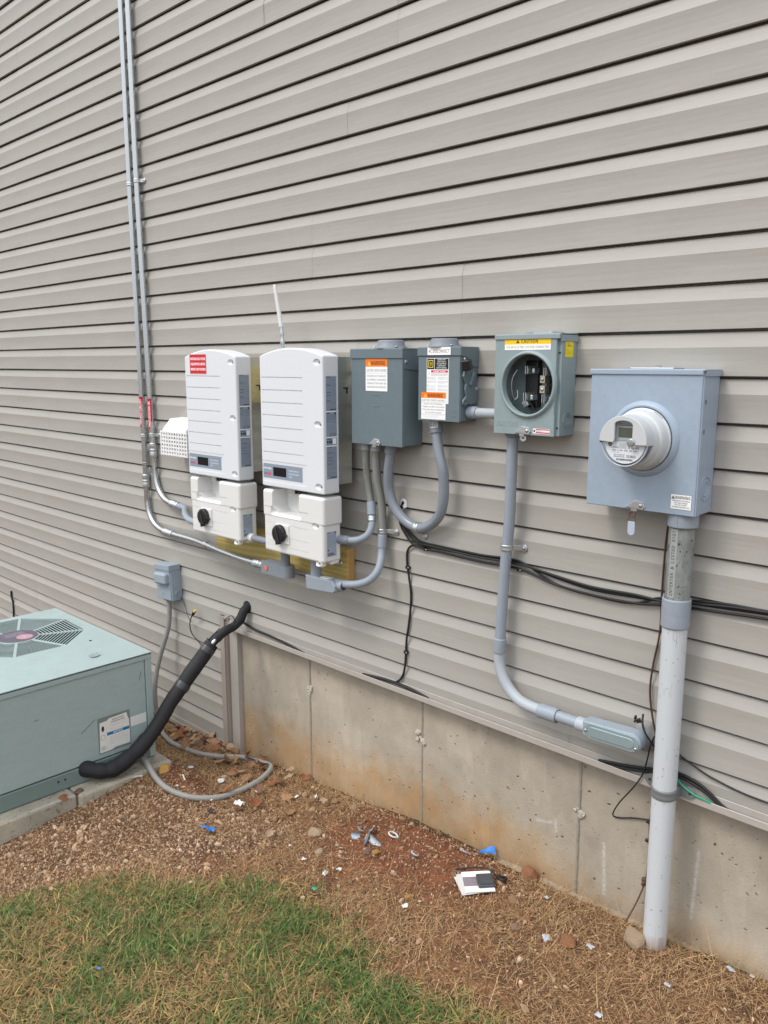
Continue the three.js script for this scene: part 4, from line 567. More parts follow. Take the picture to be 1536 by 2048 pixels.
// ------------------------------------------------------------------ empty meter socket
{
  const x0 = -1.628, x1 = -1.39, y0 = 1.535, y1 = 1.848, z1 = 0.1, cx = -1.499, cy = 1.692, ri = 0.0935;
  const t = thing('meter_socket', 'grey-green empty meter socket with a round opening and a yellow caution label', 'electrical box', [(x0 + x1) / 2, y0, 0.003]);
  const th = 0.003; part(t, 'box', [bx(x0, x0 + th, y0, y1 - 0.004, 0.003, z1 - 0.012, 0.001), bx(x1 - th, x1, y0, y1 - 0.004, 0.003, z1 - 0.012, 0.001), bx(x0 + th, x1 - th, y0, y0 + th, 0.003, z1 - 0.012, 0.001), bx(x0 + th, x1 - th, y1 - 0.008, y1 - 0.004, 0.003, z1 - 0.012, 0.001), bx(x0 + th, x1 - th, y0 + th, y1 - 0.008, 0.003, 0.006, 0.001)], M.boxB);
  const sh = polyShape([[x0 - 0.001, y0 - 0.001], [x1 - 0.012, y0 - 0.001], [x1 - 0.012, y1 - 0.014], [x0 - 0.001, y1 - 0.014]]), ho = new THREE.Path(); ho.absarc(cx, cy, ri + 0.006, 0, Math.PI * 2, true); sh.holes.push(ho);
  const fc = new THREE.ExtrudeGeometry(sh, { depth: 0.003, bevelEnabled: false, curveSegments: 48 }); fc.translate(0, 0, z1 - 0.003);
  part(t, 'cover', [fc, bx(x1 - 0.013, x1 - 0.0105, y0 - 0.001, y1 - 0.014, z1 - 0.012, z1, 0.0008), bx(x1 - 0.012, x1 + 0.001, y0, y1 - 0.006, z1 - 0.016, z1 - 0.0125, 0.001), bx(x0 - 0.001, x0 + 0.002, y0 - 0.001, y1 - 0.014, z1 - 0.03, z1 - 0.003, 0.0008), bx(x0, x1 - 0.012, y0 - 0.001, y0 + 0.002, z1 - 0.03, z1 - 0.003, 0.0008)], M.boxB);
  part(t, 'ring', latheAt([[ri, -0.012], [ri, 0.008], [ri + 0.002, 0.0105], [ri + 0.006, 0.011], [ri + 0.0095, 0.008], [ri + 0.0115, 0.002], [ri + 0.0125, 0]], [cx, cy, z1], [0, 0, 1], 64), M.boxB);
  part(t, 'rain_lip', [bx(x0 - 0.004, x1 + 0.002, y1 - 0.016, y1 - 0.001, z1 - 0.004, z1 + 0.004, 0.002), bx(x0 - 0.004, x1 + 0.004, y1 - 0.005, y1 + 0.001, 0.002, z1 + 0.002, 0.0015), bx(x1 + 0.001, x1 + 0.004, y1 - 0.024, y1, 0.003, z1 - 0.004, 0.001)], M.boxB);
  part(t, 'hub_plate', [extrudeY([[-1.575, 0.015], [-1.49, 0.095], [-1.43, 0.08], [-1.42, 0.03], [-1.47, 0.012]], y1 + 0.001, y1 + 0.006), screwAt([-1.46, y1 + 0.006, 0.045], [0, 1, 0], 0.006)], M.zinc);
  // inside: insulating block, jaws, lugs, wires
  part(t, 'insulator', [bx(cx - 0.06, cx - 0.012, cy - 0.075, cy + 0.075, 0.006, 0.03, 0.003), bx(cx + 0.02, cx + 0.07, cy - 0.075, cy + 0.075, 0.006, 0.03, 0.003)], M.black);
  for (const [jx, jy] of [[cx - 0.03, cy + 0.045], [cx + 0.04, cy + 0.04], [cx - 0.034, cy - 0.04], [cx + 0.036, cy - 0.045]]) part(t, 'jaw', [bxr(jx - 0.006, jy, 0.05, 0.003, 0.026, 0.042, 0.001, 0, 0.12), bxr(jx + 0.006, jy, 0.05, 0.003, 0.026, 0.042, 0.001, 0, -0.12), bxr(jx + 0.018, jy - 0.002, 0.044, 0.011, 0.018, 0.03, 0.004)], M.zinc);
  for (const jy of [cy + 0.016, cy - 0.016]) { const l = part(t, 'lug', bx(cx + 0.014, cx + 0.033, jy - 0.012, jy + 0.012, 0.03, 0.058, 0.002), std(lin(0.55, 0.52, 0.42), 0.4, 0.6)); part(l, 'screw', screwAt([cx + 0.0235, jy, 0.058], [0, 0, 1], 0.006), M.screw); }
  part(t, 'bail', tube([[cx - 0.072, cy + 0.045, 0.06], [cx - 0.082, cy + 0.02, 0.07], [cx - 0.084, cy - 0.02, 0.07], [cx - 0.078, cy - 0.05, 0.06], [cx - 0.072, cy - 0.045, 0.055], [cx - 0.076, cy - 0.02, 0.05]], 0.0017, { rs: 8 }), M.zinc);
  part(t, 'terminal', bxr(cx - 0.04, cy - 0.062, 0.05, 0.022, 0.02, 0.02, 0.003, 0.2, 0, 0.5), M.zinc);
  for (const w of [tube([[cx - 0.03, cy - 0.06, 0.04], [cx - 0.01, cy - 0.09, 0.04], [cx + 0.03, cy - 0.11, 0.045], [cx + 0.02, cy - 0.15, 0.04]], 0.004), tube([[cx + 0.04, cy - 0.06, 0.04], [cx + 0.05, cy - 0.08, 0.05], [cx + 0.06, cy - 0.12, 0.045]], 0.004)]) part(t, 'wire', w, M.cable);
  const ca = print(0.172, 0.036, (x, w, h) => { x.fillStyle = '#f2f3f1'; x.fillRect(0, 0, w, h); x.fillStyle = '#f2c80e'; x.fillRect(0, 0, w, h * 0.52); tri(x, w * 0.29, h * 0.28, h * 0.18, '#2a2618', '#f2c80e'); txt(x, 'CAUTION', w * 0.55, h * 0.28, h * 0.4, '#3a351e', { w: 'bold', max: w * 0.4 }); txt(x, 'SOLAR ELECTRIC SYSTEM CONNECTED', w / 2, h * 0.76, h * 0.27, '#4a4e55', { max: w * 0.93 }); }, 4200);
  part(t, 'caution_label', stickerGeo(0.172, 0.036, [-1.507, 1.8175, z1 + 0.0006]), printMat(ca, 0.4), 'yellow and white caution label');
  const yl = print(0.045, 0.05, (x, w, h) => { x.fillStyle = '#ecd516'; x.fillRect(0, 0, w, h); txt(x, 'S', w * 0.32, h * 0.28, h * 0.3, '#4a4410', { f: 'serif', w: 'bold' }); fineLines(x, w * 0.42, w * 0.9, h * 0.24, h * 0.36, 2, '#4a4410', 3, 5); fineLines(x, w * 0.1, w * 0.9, h * 0.48, h * 0.92, 5, '#877b1c', 4, 3); });
  part(t, 'yellow_sticker', stickerGeo(0.045, 0.05, [x1 + 0.0006, 1.802, 0.045], 'x'), printMat(yl, 0.4));
  part(t, 'embossed_mark', emboss('EATON', 0.017, 0.0008, [x0 + 0.008, 1.559, z1 - 0.0003], 'z', 1.1), M.boxB);
  knockoutRing(t, [x1, 1.582, 0.045], [1, 0, 0], 0.024, M.boxB);
  latch(t, -1.516, y0 + 0.002, z1); part(t, 'seal_eye', latheAt([[0.004, -0.0008], [0.0105, -0.0008], [0.0105, 0.0008], [0.004, 0.0008], [0.004, -0.0008]], [-1.517, y0 - 0.014, z1 - 0.006], [0.2, 0, 1], 20), M.zinc);
  const rl = print(0.062, 0.016, (x, w, h) => { x.fillStyle = '#efe6e6'; x.fillRect(0, 0, w, h); x.fillStyle = '#b8314a'; x.fillRect(w * 0.18, h * 0.08, w * 0.8, h * 0.2); x.fillRect(w * 0.18, h * 0.68, w * 0.8, h * 0.22); x.fillStyle = '#222'; x.fillRect(w * 0.04, h * 0.3, w * 0.1, h * 0.4); fineLines(x, w * 0.2, w * 0.96, h * 0.36, h * 0.64, 2, '#77555c', 5, 3); });
  part(t, 'seal_label', stickerGeo(0.062, 0.016, [-1.4455, 1.548, z1 + 0.0006]), printMat(rl, 0.4));
  for (const y of [1.79, 1.56]) part(t, 'screw', screwAt([x1 - 0.006, y, z1 - 0.0125], [0, 0, 1], 0.003), M.dark);
}
function extrudeY(p, y0, y1) { const g = extrude(polyShape(p.map(([a, b]) => [a, -b])), y1 - y0); g.rotateX(-Math.PI / 2); g.translate(0, y0, 0); return g; }
// ------------------------------------------------------------------ conduit from the socket down to the wall entry
{
  const r = 0.0188, t = thing('plastic_conduit', 'grey plastic conduit dropping from the empty meter socket and elbowing along the trim', 'conduit', [-1.6, 0.58, 0.04]);
  part(t, 'tube', tube([[-1.588, 1.538, 0.05], [-1.592, 1.38, 0.047], [-1.598, 1.225, 0.043], [-1.61, 1.09, 0.041], [-1.618, 0.95, 0.041], [-1.6245, 0.8, 0.041]], r, { rs: 22 }), M.pvc);
  part(t, 'elbow', tube([[-1.6245, 0.81, 0.041], [-1.626, 0.762, 0.041], [-1.624, 0.725, 0.041], [-1.608, 0.678, 0.042], [-1.574, 0.636, 0.043], [-1.526, 0.61, 0.046], [-1.455, 0.603, 0.049], [-1.4, 0.604, 0.051]], r * 1.04, { rs: 22 }), M.pvcPale.clone());
  part(t, 'tube', tube([[-1.42, 0.604, 0.05], [-1.336, 0.606, 0.053], [-1.26, 0.607, 0.057]], r, { rs: 22 }), M.pvc);
  coupling(t, [-1.6242, 0.815, 0.041], [-1.6262, 0.762, 0.041], r, 'coupling', M.pvc, false); coupling(t, [-1.447, 0.603, 0.0495], [-1.375, 0.6045, 0.0517], r + 0.002, 'coupling', M.pvc, false); coupling(t, [-1.298, 0.607, 0.055], [-1.262, 0.6075, 0.057], r, 'connector', M.pvcPale, false);
  part(t, 'socket_hub', latheAt([[r, 0], [r + 0.008, 0], [r + 0.008, -0.012], [r + 0.004, -0.014], [r, -0.02]], [-1.588, 1.536, 0.05], [0, 1, 0], 30), M.pvcDark);
  strap(t, [-1.6065, 1.142, 0.042], [0, 1, 0], r, [-1.562, 1.139], M.zinc, 0.02);
  const b = thing('conduit_box', 'pale blue-grey conduit body with an oval cover entering the wall by the white pipe', 'conduit fitting', [-1.16, 0.575, 0.06]);
  const o = V(-1.265, 0.6075, 0.057); const s = new THREE.Shape(); s.moveTo(0, -0.024); s.lineTo(0.16, -0.03); s.absarc(0.168, 0.0, 0.031, -Math.PI / 2, Math.PI / 2, false); s.lineTo(0, 0.027); s.closePath();
  const g = extrude(s, 0.042, 0.005); g.translate(0, 0, -0.022); g.rotateZ(0.03); g.translate(o.x, o.y, o.z); part(b, 'body', g, M.boxD);
  const cs = new THREE.Shape(); cs.moveTo(0.03, -0.026); cs.lineTo(0.165, -0.026); cs.absarc(0.165, 0, 0.026, -Math.PI / 2, Math.PI / 2, false); cs.lineTo(0.03, 0.026); cs.absarc(0.03, 0, 0.026, Math.PI / 2, Math.PI * 1.5, false);
  const cg = extrude(cs, 0.002, 0.001); cg.translate(0.004, 0, 0.026); cg.rotateZ(0.03); cg.translate(o.x, o.y, o.z); const cov = part(b, 'cover', cg, std(lin(0.33, 0.42, 0.45), 0.35, 0.4));
  const rs_ = new THREE.Shape(); rs_.moveTo(0.036, -0.016); rs_.lineTo(0.16, -0.016); rs_.absarc(0.16, 0, 0.016, -Math.PI / 2, Math.PI / 2, false); rs_.lineTo(0.036, 0.016); rs_.absarc(0.036, 0, 0.016, Math.PI / 2, Math.PI * 1.5, false);
  const rg = extrude(rs_, 0.0012, 0.0012); rg.translate(0.004, 0, 0.029); rg.rotateZ(0.03); rg.translate(o.x, o.y, o.z); part(cov, 'raised_panel', rg, cov.material);
  for (const dx of [0.014, 0.186]) part(cov, 'screw', screwAt([o.x + dx, o.y + (dx > 0.1 ? -0.006 : 0.001), o.z + 0.0305], [0, 0, 1], 0.0048), M.screw);
  part(b, 'wall_nipple', [cyl([-1.098, 0.612, 0.055], [-1.09, 0.614, 0.0], 0.025), latheAt([[0.025, 0], [0.031, 0.002], [0.031, 0.012], [0.025, 0.014]], [-1.094, 0.613, 0.016], [0.05, 0, 1], 8)], M.boxD);
  const lump = new THREE.IcosahedronGeometry(0.042, 3), lp = lump.attributes.position; for (let i = 0; i < lp.count; i++) { const f = 0.8 + 0.45 * fbm(lp.getX(i) * 60 + 5, lp.getY(i) * 60 + lp.getZ(i) * 40, 3, 12); lp.setXYZ(i, lp.getX(i) * f * 0.95, lp.getY(i) * f * 1.1, lp.getZ(i) * f * 0.5); } lump.computeVertexNormals(); lump.translate(-1.085, 0.615, 0.004); part(b, 'duct_seal', lump, M.seal, 'lumpy grey sealing putty');
}
// ------------------------------------------------------------------ meter box and meter
{
  const x0 = -1.271, x1 = -0.935, y0 = 1.341, y1 = 1.741, z1 = 0.11, cx = -1.098, cy = 1.547;
  const t = thing('meter_box', 'large light blue-grey meter box with a round hub and a white warning sticker', 'electrical box', [(x0 + x1) / 2, y0, 0.003]);
  part(t, 'box', bx(x0 + 0.001, x1, y0 + 0.002, y1 - 0.003, 0.003, z1 - 0.006, 0.003), M.boxC);
  part(t, 'cover', [bx(x0, x1 - 0.002, y0, y1 - 0.012, z1 - 0.006, z1, 0.003), bx(x1 - 0.004, x1 + 0.0012, y0 + 0.001, y1 - 0.02, z1 - 0.03, z1 - 0.004, 0.001)], M.boxC);
  part(t, 'rain_lip', [bx(x0 - 0.003, x1 - 0.001, y1 - 0.014, y1, z1 - 0.004, z1 + 0.0045, 0.002), bx(x0 - 0.003, x1 + 0.004, y1 - 0.004, y1 + 0.001, 0.002, z1 + 0.003, 0.0015), bx(x1 + 0.0005, x1 + 0.004, y1 - 0.018, y1 - 0.001, 0.003, z1 - 0.008, 0.0012)], M.boxC);
  part(t, 'hub_plate', [bx(-1.16, -1.03, y1 + 0.001, y1 + 0.005, 0.02, 0.09, 0.002), latheAt([[0, 0.006], [0.012, 0.005], [0.018, 0]], [-1.095, y1 + 0.005, 0.055], [0, 1, 0], 20)], M.zinc);
  part(t, 'ring', latheAt([[0.0895, -0.004], [0.0895, 0.009], [0.092, 0.012], [0.097, 0.0115], [0.104, 0.006], [0.108, 0]], [cx, cy, z1], [0, 0, 1], 64), M.boxC);
  for (const [y, z] of [[1.655, 0.09], [1.575, 0.09]]) part(t, 'latch_slot', bxr(x1 + 0.001, y, z, 0.002, 0.012, 0.004, 0), M.dark);
  knockoutRing(t, [x1, 1.415, 0.055], [1, 0, 0], 0.034, M.boxC);
  const ws = print(0.06, 0.042, (x, w, h) => { x.fillStyle = '#33383c'; x.fillRect(0, 0, w, h); x.fillStyle = '#eef0f0'; x.fillRect(3, 3, w - 6, h - 6); tri(x, w * 0.12, h * 0.22, h * 0.13, '#1d1f22', '#eee'); txt(x, 'WARNING', w * 0.58, h * 0.21, h * 0.27, '#1d1f22', { w: 'bold', max: w * 0.74 }); ['HAZARDOUS ELECTRICAL', 'VOLTAGE INSIDE', 'DO NOT ENTER', 'AUTHORIZED PERSONNEL ONLY'].forEach((s, k) => txt(x, s, w / 2, h * (0.43 + k * 0.14), h * 0.115, '#2d3034', { w: 'bold', max: w * 0.86 })); }, 5200);
  part(t, 'warning_sticker', stickerGeo(0.06, 0.042, [-0.976, 1.379, z1 + 0.0006]), printMat(ws, 0.4));
  part(t, 'embossed_mark', emboss('SIEMENS', 0.012, 0.0004, [x0 + 0.06, 1.408, z1 - 0.0003], 'z', 1.1), M.boxC);
  const hsp = latch(t, -1.112, y0 + 0.004, z1);
  const lk = thing('seal_tag', 'small pale plastic seal tag hanging from a wire loop under the meter box', 'tag', [-1.118, 1.27, 0.112]);
  part(lk, 'wire_loop', [latheAt([[0.006, -0.002], [0.0105, -0.002], [0.0105, 0.002], [0.006, 0.002], [0.006, -0.002]], [-1.118, 1.328, 0.112], [0, 0.1, 1], 18), tube([[-1.128, 1.322, 0.113], [-1.129, 1.30, 0.114], [-1.126, 1.292, 0.114]], 0.0009, { rs: 6 }), tube([[-1.108, 1.322, 0.113], [-1.107, 1.30, 0.114], [-1.11, 1.292, 0.114]], 0.0009, { rs: 6 })], M.copperWire.clone());
  const ts = new THREE.Shape(); ts.moveTo(-1.129, 1.306); ts.lineTo(-1.107, 1.306); ts.lineTo(-1.107, 1.276); ts.absarc(-1.118, 1.276, 0.011, 0, -Math.PI, true); ts.closePath();
  const tg = extrude(ts, 0.002, 0.0008); tg.translate(0, 0, 0.1125); part(lk, 'tag', tg, std(lin(0.42, 0.48, 0.58), 0.4));
  // the meter itself
  const m = thing('electric_meter', 'round white utility meter with a grey display, plugged into the large meter box', 'meter', [cx, cy - 0.09, z1]);
  const mr = [[0.0, 0.0], [0.088, 0.0], [0.0885, 0.012], [0.086, 0.016], [0.083, 0.017], [0.0825, 0.03], [0.080, 0.045], [0.076, 0.049], [0.0735, 0.05], [0.0725, 0.06], [0.0705, 0.075], [0.069, 0.078], [0, 0.078]];
  part(m, 'base', latheAt(mr, [cx, cy, z1 + 0.002], [0, 0, 1], 72), M.meterWhite);
  for (const a of [0.95, -0.95]) { const g = new THREE.CylinderGeometry(0.0868, 0.0868, 0.004, 10, 1, true, -0.19, 0.38); g.scale(1, 1, 1); g.rotateX(Math.PI / 2); const q = new THREE.Matrix4().makeRotationZ(a + Math.PI / 2); g.applyMatrix4(q); g.translate(cx, cy, z1 + 0.0165); part(m, 'vent_slot', g, M.black); }
  const zF = z1 + 0.112, rF = 0.0685;
  // clear cover around the label side, opaque hood above
  part(m, 'clear_cover', [latheAt([[0, 0.034], [0.055, 0.034], [0.064, 0.0315], [rF - 0.0005, 0.026], [rF + 0.0005, 0.0]], [cx, cy, z1 + 0.0805], [0, 0, 1], 56)], M.clear);
  const hoodS = new THREE.Shape(); hoodS.absarc(0, 0, rF + 0.0022, -0.1, Math.PI + 0.02, false); hoodS.lineTo(-0.03, -0.004); hoodS.quadraticCurveTo(-0.026, -0.004, -0.025, 0.006); hoodS.lineTo(-0.025, 0.048); hoodS.quadraticCurveTo(-0.02, 0.056, 0.0, 0.057); hoodS.quadraticCurveTo(0.024, 0.056, 0.028, 0.046); hoodS.lineTo(0.028, 0.012); hoodS.quadraticCurveTo(0.028, -0.006, 0.036, -0.008); hoodS.closePath();
  const hg = extrude(hoodS, 0.003, 0.002, { cs: 30 }); hg.translate(cx, cy, z1 + 0.1165); 
  const rimA = new THREE.CylinderGeometry(rF + 0.0022, rF + 0.0035, 0.04, 48, 1, true, Math.PI / 2 - 0.12, Math.PI + 0.22); rimA.rotateX(Math.PI / 2); rimA.rotateZ(0); rimA.translate(cx, cy, z1 + 0.098);
  part(m, 'hood', [hg, rimA], std(lin(0.52, 0.55, 0.565), 0.3, 0, { side: THREE.DoubleSide }));
  const lr = new THREE.TorusGeometry(rF, 0.0024, 8, 40, Math.PI + 0.1); lr.rotateZ(Math.PI - 0.02); lr.translate(cx, cy, z1 + 0.109); part(m, 'cover_rim', lr, std(lin(0.42, 0.46, 0.50), 0.2));
  part(m, 'face_plate', latheAt([[0, 0.0], [0.0615, 0.0], [0.0625, -0.002], [0.0625, -0.018]], [cx, cy, z1 + 0.106], [0, 0, 1], 56), M.meterWhite);
  part(m, 'inner_wall', latheAt([[0.066, 0], [0.0655, 0.018]], [cx, cy, z1 + 0.081], [0, 0, 1], 48), std(lin(0.06, 0.075, 0.095), 0.5, 0, { side: THREE.DoubleSide }));
  const face = print(0.118, 0.062, (x, w, h) => {
    x.fillStyle = '#eceff1'; x.fillRect(0, 0, w, h); const k = '#2b2f35'; x.fillStyle = '#2e343c'; x.beginPath(); x.arc(w * 0.13, h * 0.14, h * 0.1, 0, 7); x.fill(); txt(x, 'GE', w * 0.13, h * 0.15, h * 0.1, '#dfe3e6', { f: 'serif' });
    x.strokeStyle = k; x.lineWidth = 1.5; for (let a = 0; a < 5; a++) { x.strokeRect(w * 0.36, h * (0.02 + a * 0.06), w * 0.2, h * 0.06); } for (let a = 0; a < 4; a++) x.strokeRect(w * (0.36 + a * 0.05), h * 0.02, w * 0.05, h * 0.3); fineLines(x, w * 0.37, w * 0.55, h * 0.03, h * 0.31, 5, k, 4, 4);
    txt(x, 'I-210+C', w * 0.26, h * 0.27, h * 0.1, k, { w: 'bold' }); txt(x, '70 156 475', w * 0.72, h * 0.27, h * 0.135, k, { w: 'bold', max: w * 0.28 });
    txt(x, 'FM2S  CL 200   240V   3W   TYPE', w * 0.5, h * 0.4, h * 0.085, k, { w: 'bold', max: w * 0.68 }); fineLines(x, w * 0.18, w * 0.84, h * 0.46, h * 0.52, 1, k, 8, 5);
    txt(x, 'CITY UTILITIES OF', w * 0.37, h * 0.6, h * 0.075, k, { w: 'bold', max: w * 0.28 }); txt(x, 'SPRINGFIELD MO', w * 0.37, h * 0.68, h * 0.075, k, { w: 'bold', max: w * 0.28 }); txt(x, '332803', w * 0.67, h * 0.65, h * 0.16, k, { w: 'bold', max: w * 0.24 });
    x.fillStyle = k; for (let a = 0; a < 60; a++) x.fillRect(w * 0.3 + a * w * 0.007, h * 0.76, w * 0.007 * (0.3 + 0.6 * hash(a, 9)), h * 0.09);
  }, 5600);
  const fg = new THREE.CircleGeometry(0.0605, 48, Math.PI + 0.04, Math.PI - 0.08), fp = fg.attributes.position, fu = fg.attributes.uv; for (let i = 0; i < fp.count; i++) fu.setXY(i, fp.getX(i) / 0.118 + 0.5, fp.getY(i) / 0.062 + 1.0); fg.translate(cx, cy - 0.001, z1 + 0.1068); part(m, 'data_label', fg, printMat(face, 0.4));
  const dp = print(0.046, 0.052, (x, w, h) => { x.fillStyle = '#aeb7b9'; x.fillRect(0, 0, w, h); x.fillStyle = '#8d9795'; x.fillRect(0, 0, w, h * 0.26); fineLines(x, w * 0.12, w * 0.9, h * 0.08, h * 0.24, 2, '#3d4546', 6, 8); });
  part(m, 'display_bezel', stickerGeo(0.051, 0.052, [cx + 0.0015, cy + 0.028, z1 + 0.1072]), printMat(dp, 0.4)); const lc = part(m, 'display', bx(cx - 0.0195, cx + 0.0225, cy + 0.011, cy + 0.038, z1 + 0.107, z1 + 0.1085, 0.0004), M.lcd);
  part(m, 'optical_port', latheAt([[0, 0.005], [0.009, 0.005], [0.0115, 0.0035], [0.012, 0]], [cx + 0.026, cy - 0.001, z1 + 0.1218], [0, 0, 1], 28), std(lin(0.38, 0.40, 0.41), 0.3, 0.6));
}
// ------------------------------------------------------------------ service riser pipe
{
  const t = thing('riser_pipe', 'tall white service pipe standing in the soil under the large meter box', 'pipe', [-0.992, -0.03, 0.06]);
  const r = 0.0355, x = -0.992, z = 0.06;
  const dirt = dataTex(256, 512, (i, j) => { const s = noise(i / 9, j / 30, 301) > 0.9 ? 0.965 : 1, d = hash(i >> 1, j >> 1, 302) > 0.996 ? 0.55 : 1, b = j < 46 ? lerp(0.72, 1, clamp((j - 46 * fbm(i / 20, 3, 3, 303)) / 26)) : 1; return [0.93 * s * d * lerp(1, b, 0.55), 0.94 * s * d * lerp(1, b, 0.85), 0.95 * s * d * b]; }, true);
  const setUV = (g, len) => { const u = g.attributes.uv; return g; };
  part(t, 'lower_pipe', new THREE.CylinderGeometry(r, r, 1.09, 40, 1, true).translate(x, 0.465, z), std(lin(0.63, 0.66, 0.67), 0.4, 0, { map: dirt }));
  const scr = dataTex(512, 512, (i, j) => { const a = fbm(i / 30, j / 60, 4, 310), k = noise(i / 5 + 8 * noise(i / 60, j / 40, 311), j / 22, 312) > 0.86 && noise(i / 60, j / 60, 313) > 0.5 ? 0.45 : 1; const v = (0.52 + 0.2 * a) * k; return [v * 0.97, v, v * 0.98]; }, true);
  part(t, 'upper_pipe', new THREE.CylinderGeometry(r, r, 0.24, 40, 1, true).translate(-0.99, 1.2, z), std(lin(0.72, 0.74, 0.74), 0.6, 0, { map: scr, bumpMap: speck, bumpScale: 0.0006 }));
  part(t, 'coupling', latheAt([[r, 0], [r + 0.004, 0.0006], [r + 0.0052, 0.004], [r + 0.0052, 0.036], [r + 0.0045, 0.037], [r + 0.0045, 0.038], [r + 0.0052, 0.039], [r + 0.0052, 0.082], [r + 0.004, 0.0855], [r, 0.086]], [-0.992, 1.005, z], [0, 1, 0], 44), M.pvc);
  part(t, 'top_hub', [latheAt([[r, 0], [r + 0.006, 0.001], [r + 0.007, 0.004], [r + 0.007, 0.04], [r + 0.002, 0.042]], [-0.988, 1.301, z], [0, 1, 0], 44), bx(-0.9905, -0.9855, 1.303, 1.34, z + r + 0.005, z + r + 0.0085, 0.001)], M.pvc);
  const tx = print(0.03, 0.2, (q, w, h) => { q.clearRect(0, 0, w, h); q.fillStyle = '#9b9f9d'; q.fillRect(0, 0, w, h); for (let k = 0; k < 400; k++) { q.fillStyle = `rgba(${90 + 60 * hash(k, 1) | 0},${95 + 60 * hash(k, 1) | 0},${92 + 60 * hash(k, 1) | 0},0.5)`; q.fillRect(w * hash(k, 2), h * hash(k, 3), 3, 8 * hash(k, 4)); } q.save(); q.translate(w / 2, h / 2); q.rotate(-Math.PI / 2); txt(q, 'INTERTEK & LISTED 3107', 0, 0, w * 0.62, '#3c3f40', { f: 'monospace', w: 'bold', max: h * 0.96 }); q.restore(); }, 4200);
  wrapLabel(t, 'print', [-0.99, 1.198, z], [0, 1, 0], r + 0.0005, 0.2, 0.62, [-0.18, 0, 1], tx, printMat(tx, 0.6));
  part(t, 'glue_drip', [[0.3, 0.03], [0.55, 0.05], [0.75, 0.02], [-0.1, 0.018], [1.1, 0.03]].map(([a, l]) => tube([[x + r * Math.sin(a), 1.006, z + r * Math.cos(a)], [x + r * Math.sin(a + 0.03), 1.006 - l * 0.5, z + r * Math.cos(a + 0.03)], [x + r * Math.sin(a), 1.006 - l, z + r * Math.cos(a)]], 0.0011, { rs: 6 })), std(lin(0.5, 0.52, 0.53), 0.3));
  const sb = part(t, 'pipe_strap', [latheAt([[r, -0.016], [r + 0.0025, -0.016], [r + 0.005, -0.011], [r + 0.003, -0.004], [r + 0.003, 0.004], [r + 0.005, 0.011], [r + 0.0025, 0.016], [r, 0.016]], [x, 0.487, z], [0, 1, 0], 40), extrudeXY([[-0.96, 0.471], [-0.925, 0.47], [-0.912, 0.483], [-0.914, 0.5], [-0.93, 0.508], [-0.96, 0.503]], 0.022, 0.026, 0.001), extrudeXY([[-1.025, 0.471], [-1.06, 0.47], [-1.072, 0.483], [-1.07, 0.5], [-1.054, 0.508], [-1.025, 0.503]], 0.022, 0.026, 0.001), bx(-0.965, -0.955, 0.473, 0.501, 0.022, 0.062, 0.001), bx(-1.029, -1.019, 0.473, 0.501, 0.022, 0.062, 0.001)], std(lin(0.22, 0.235, 0.24), 0.5, 0.35, { map: mottle }));
  for (const sx of [-0.928, -1.056]) part(sb, 'screw', screwAt([sx, 0.489, 0.026], [0, 0, 1], 0.004), M.dark);
}
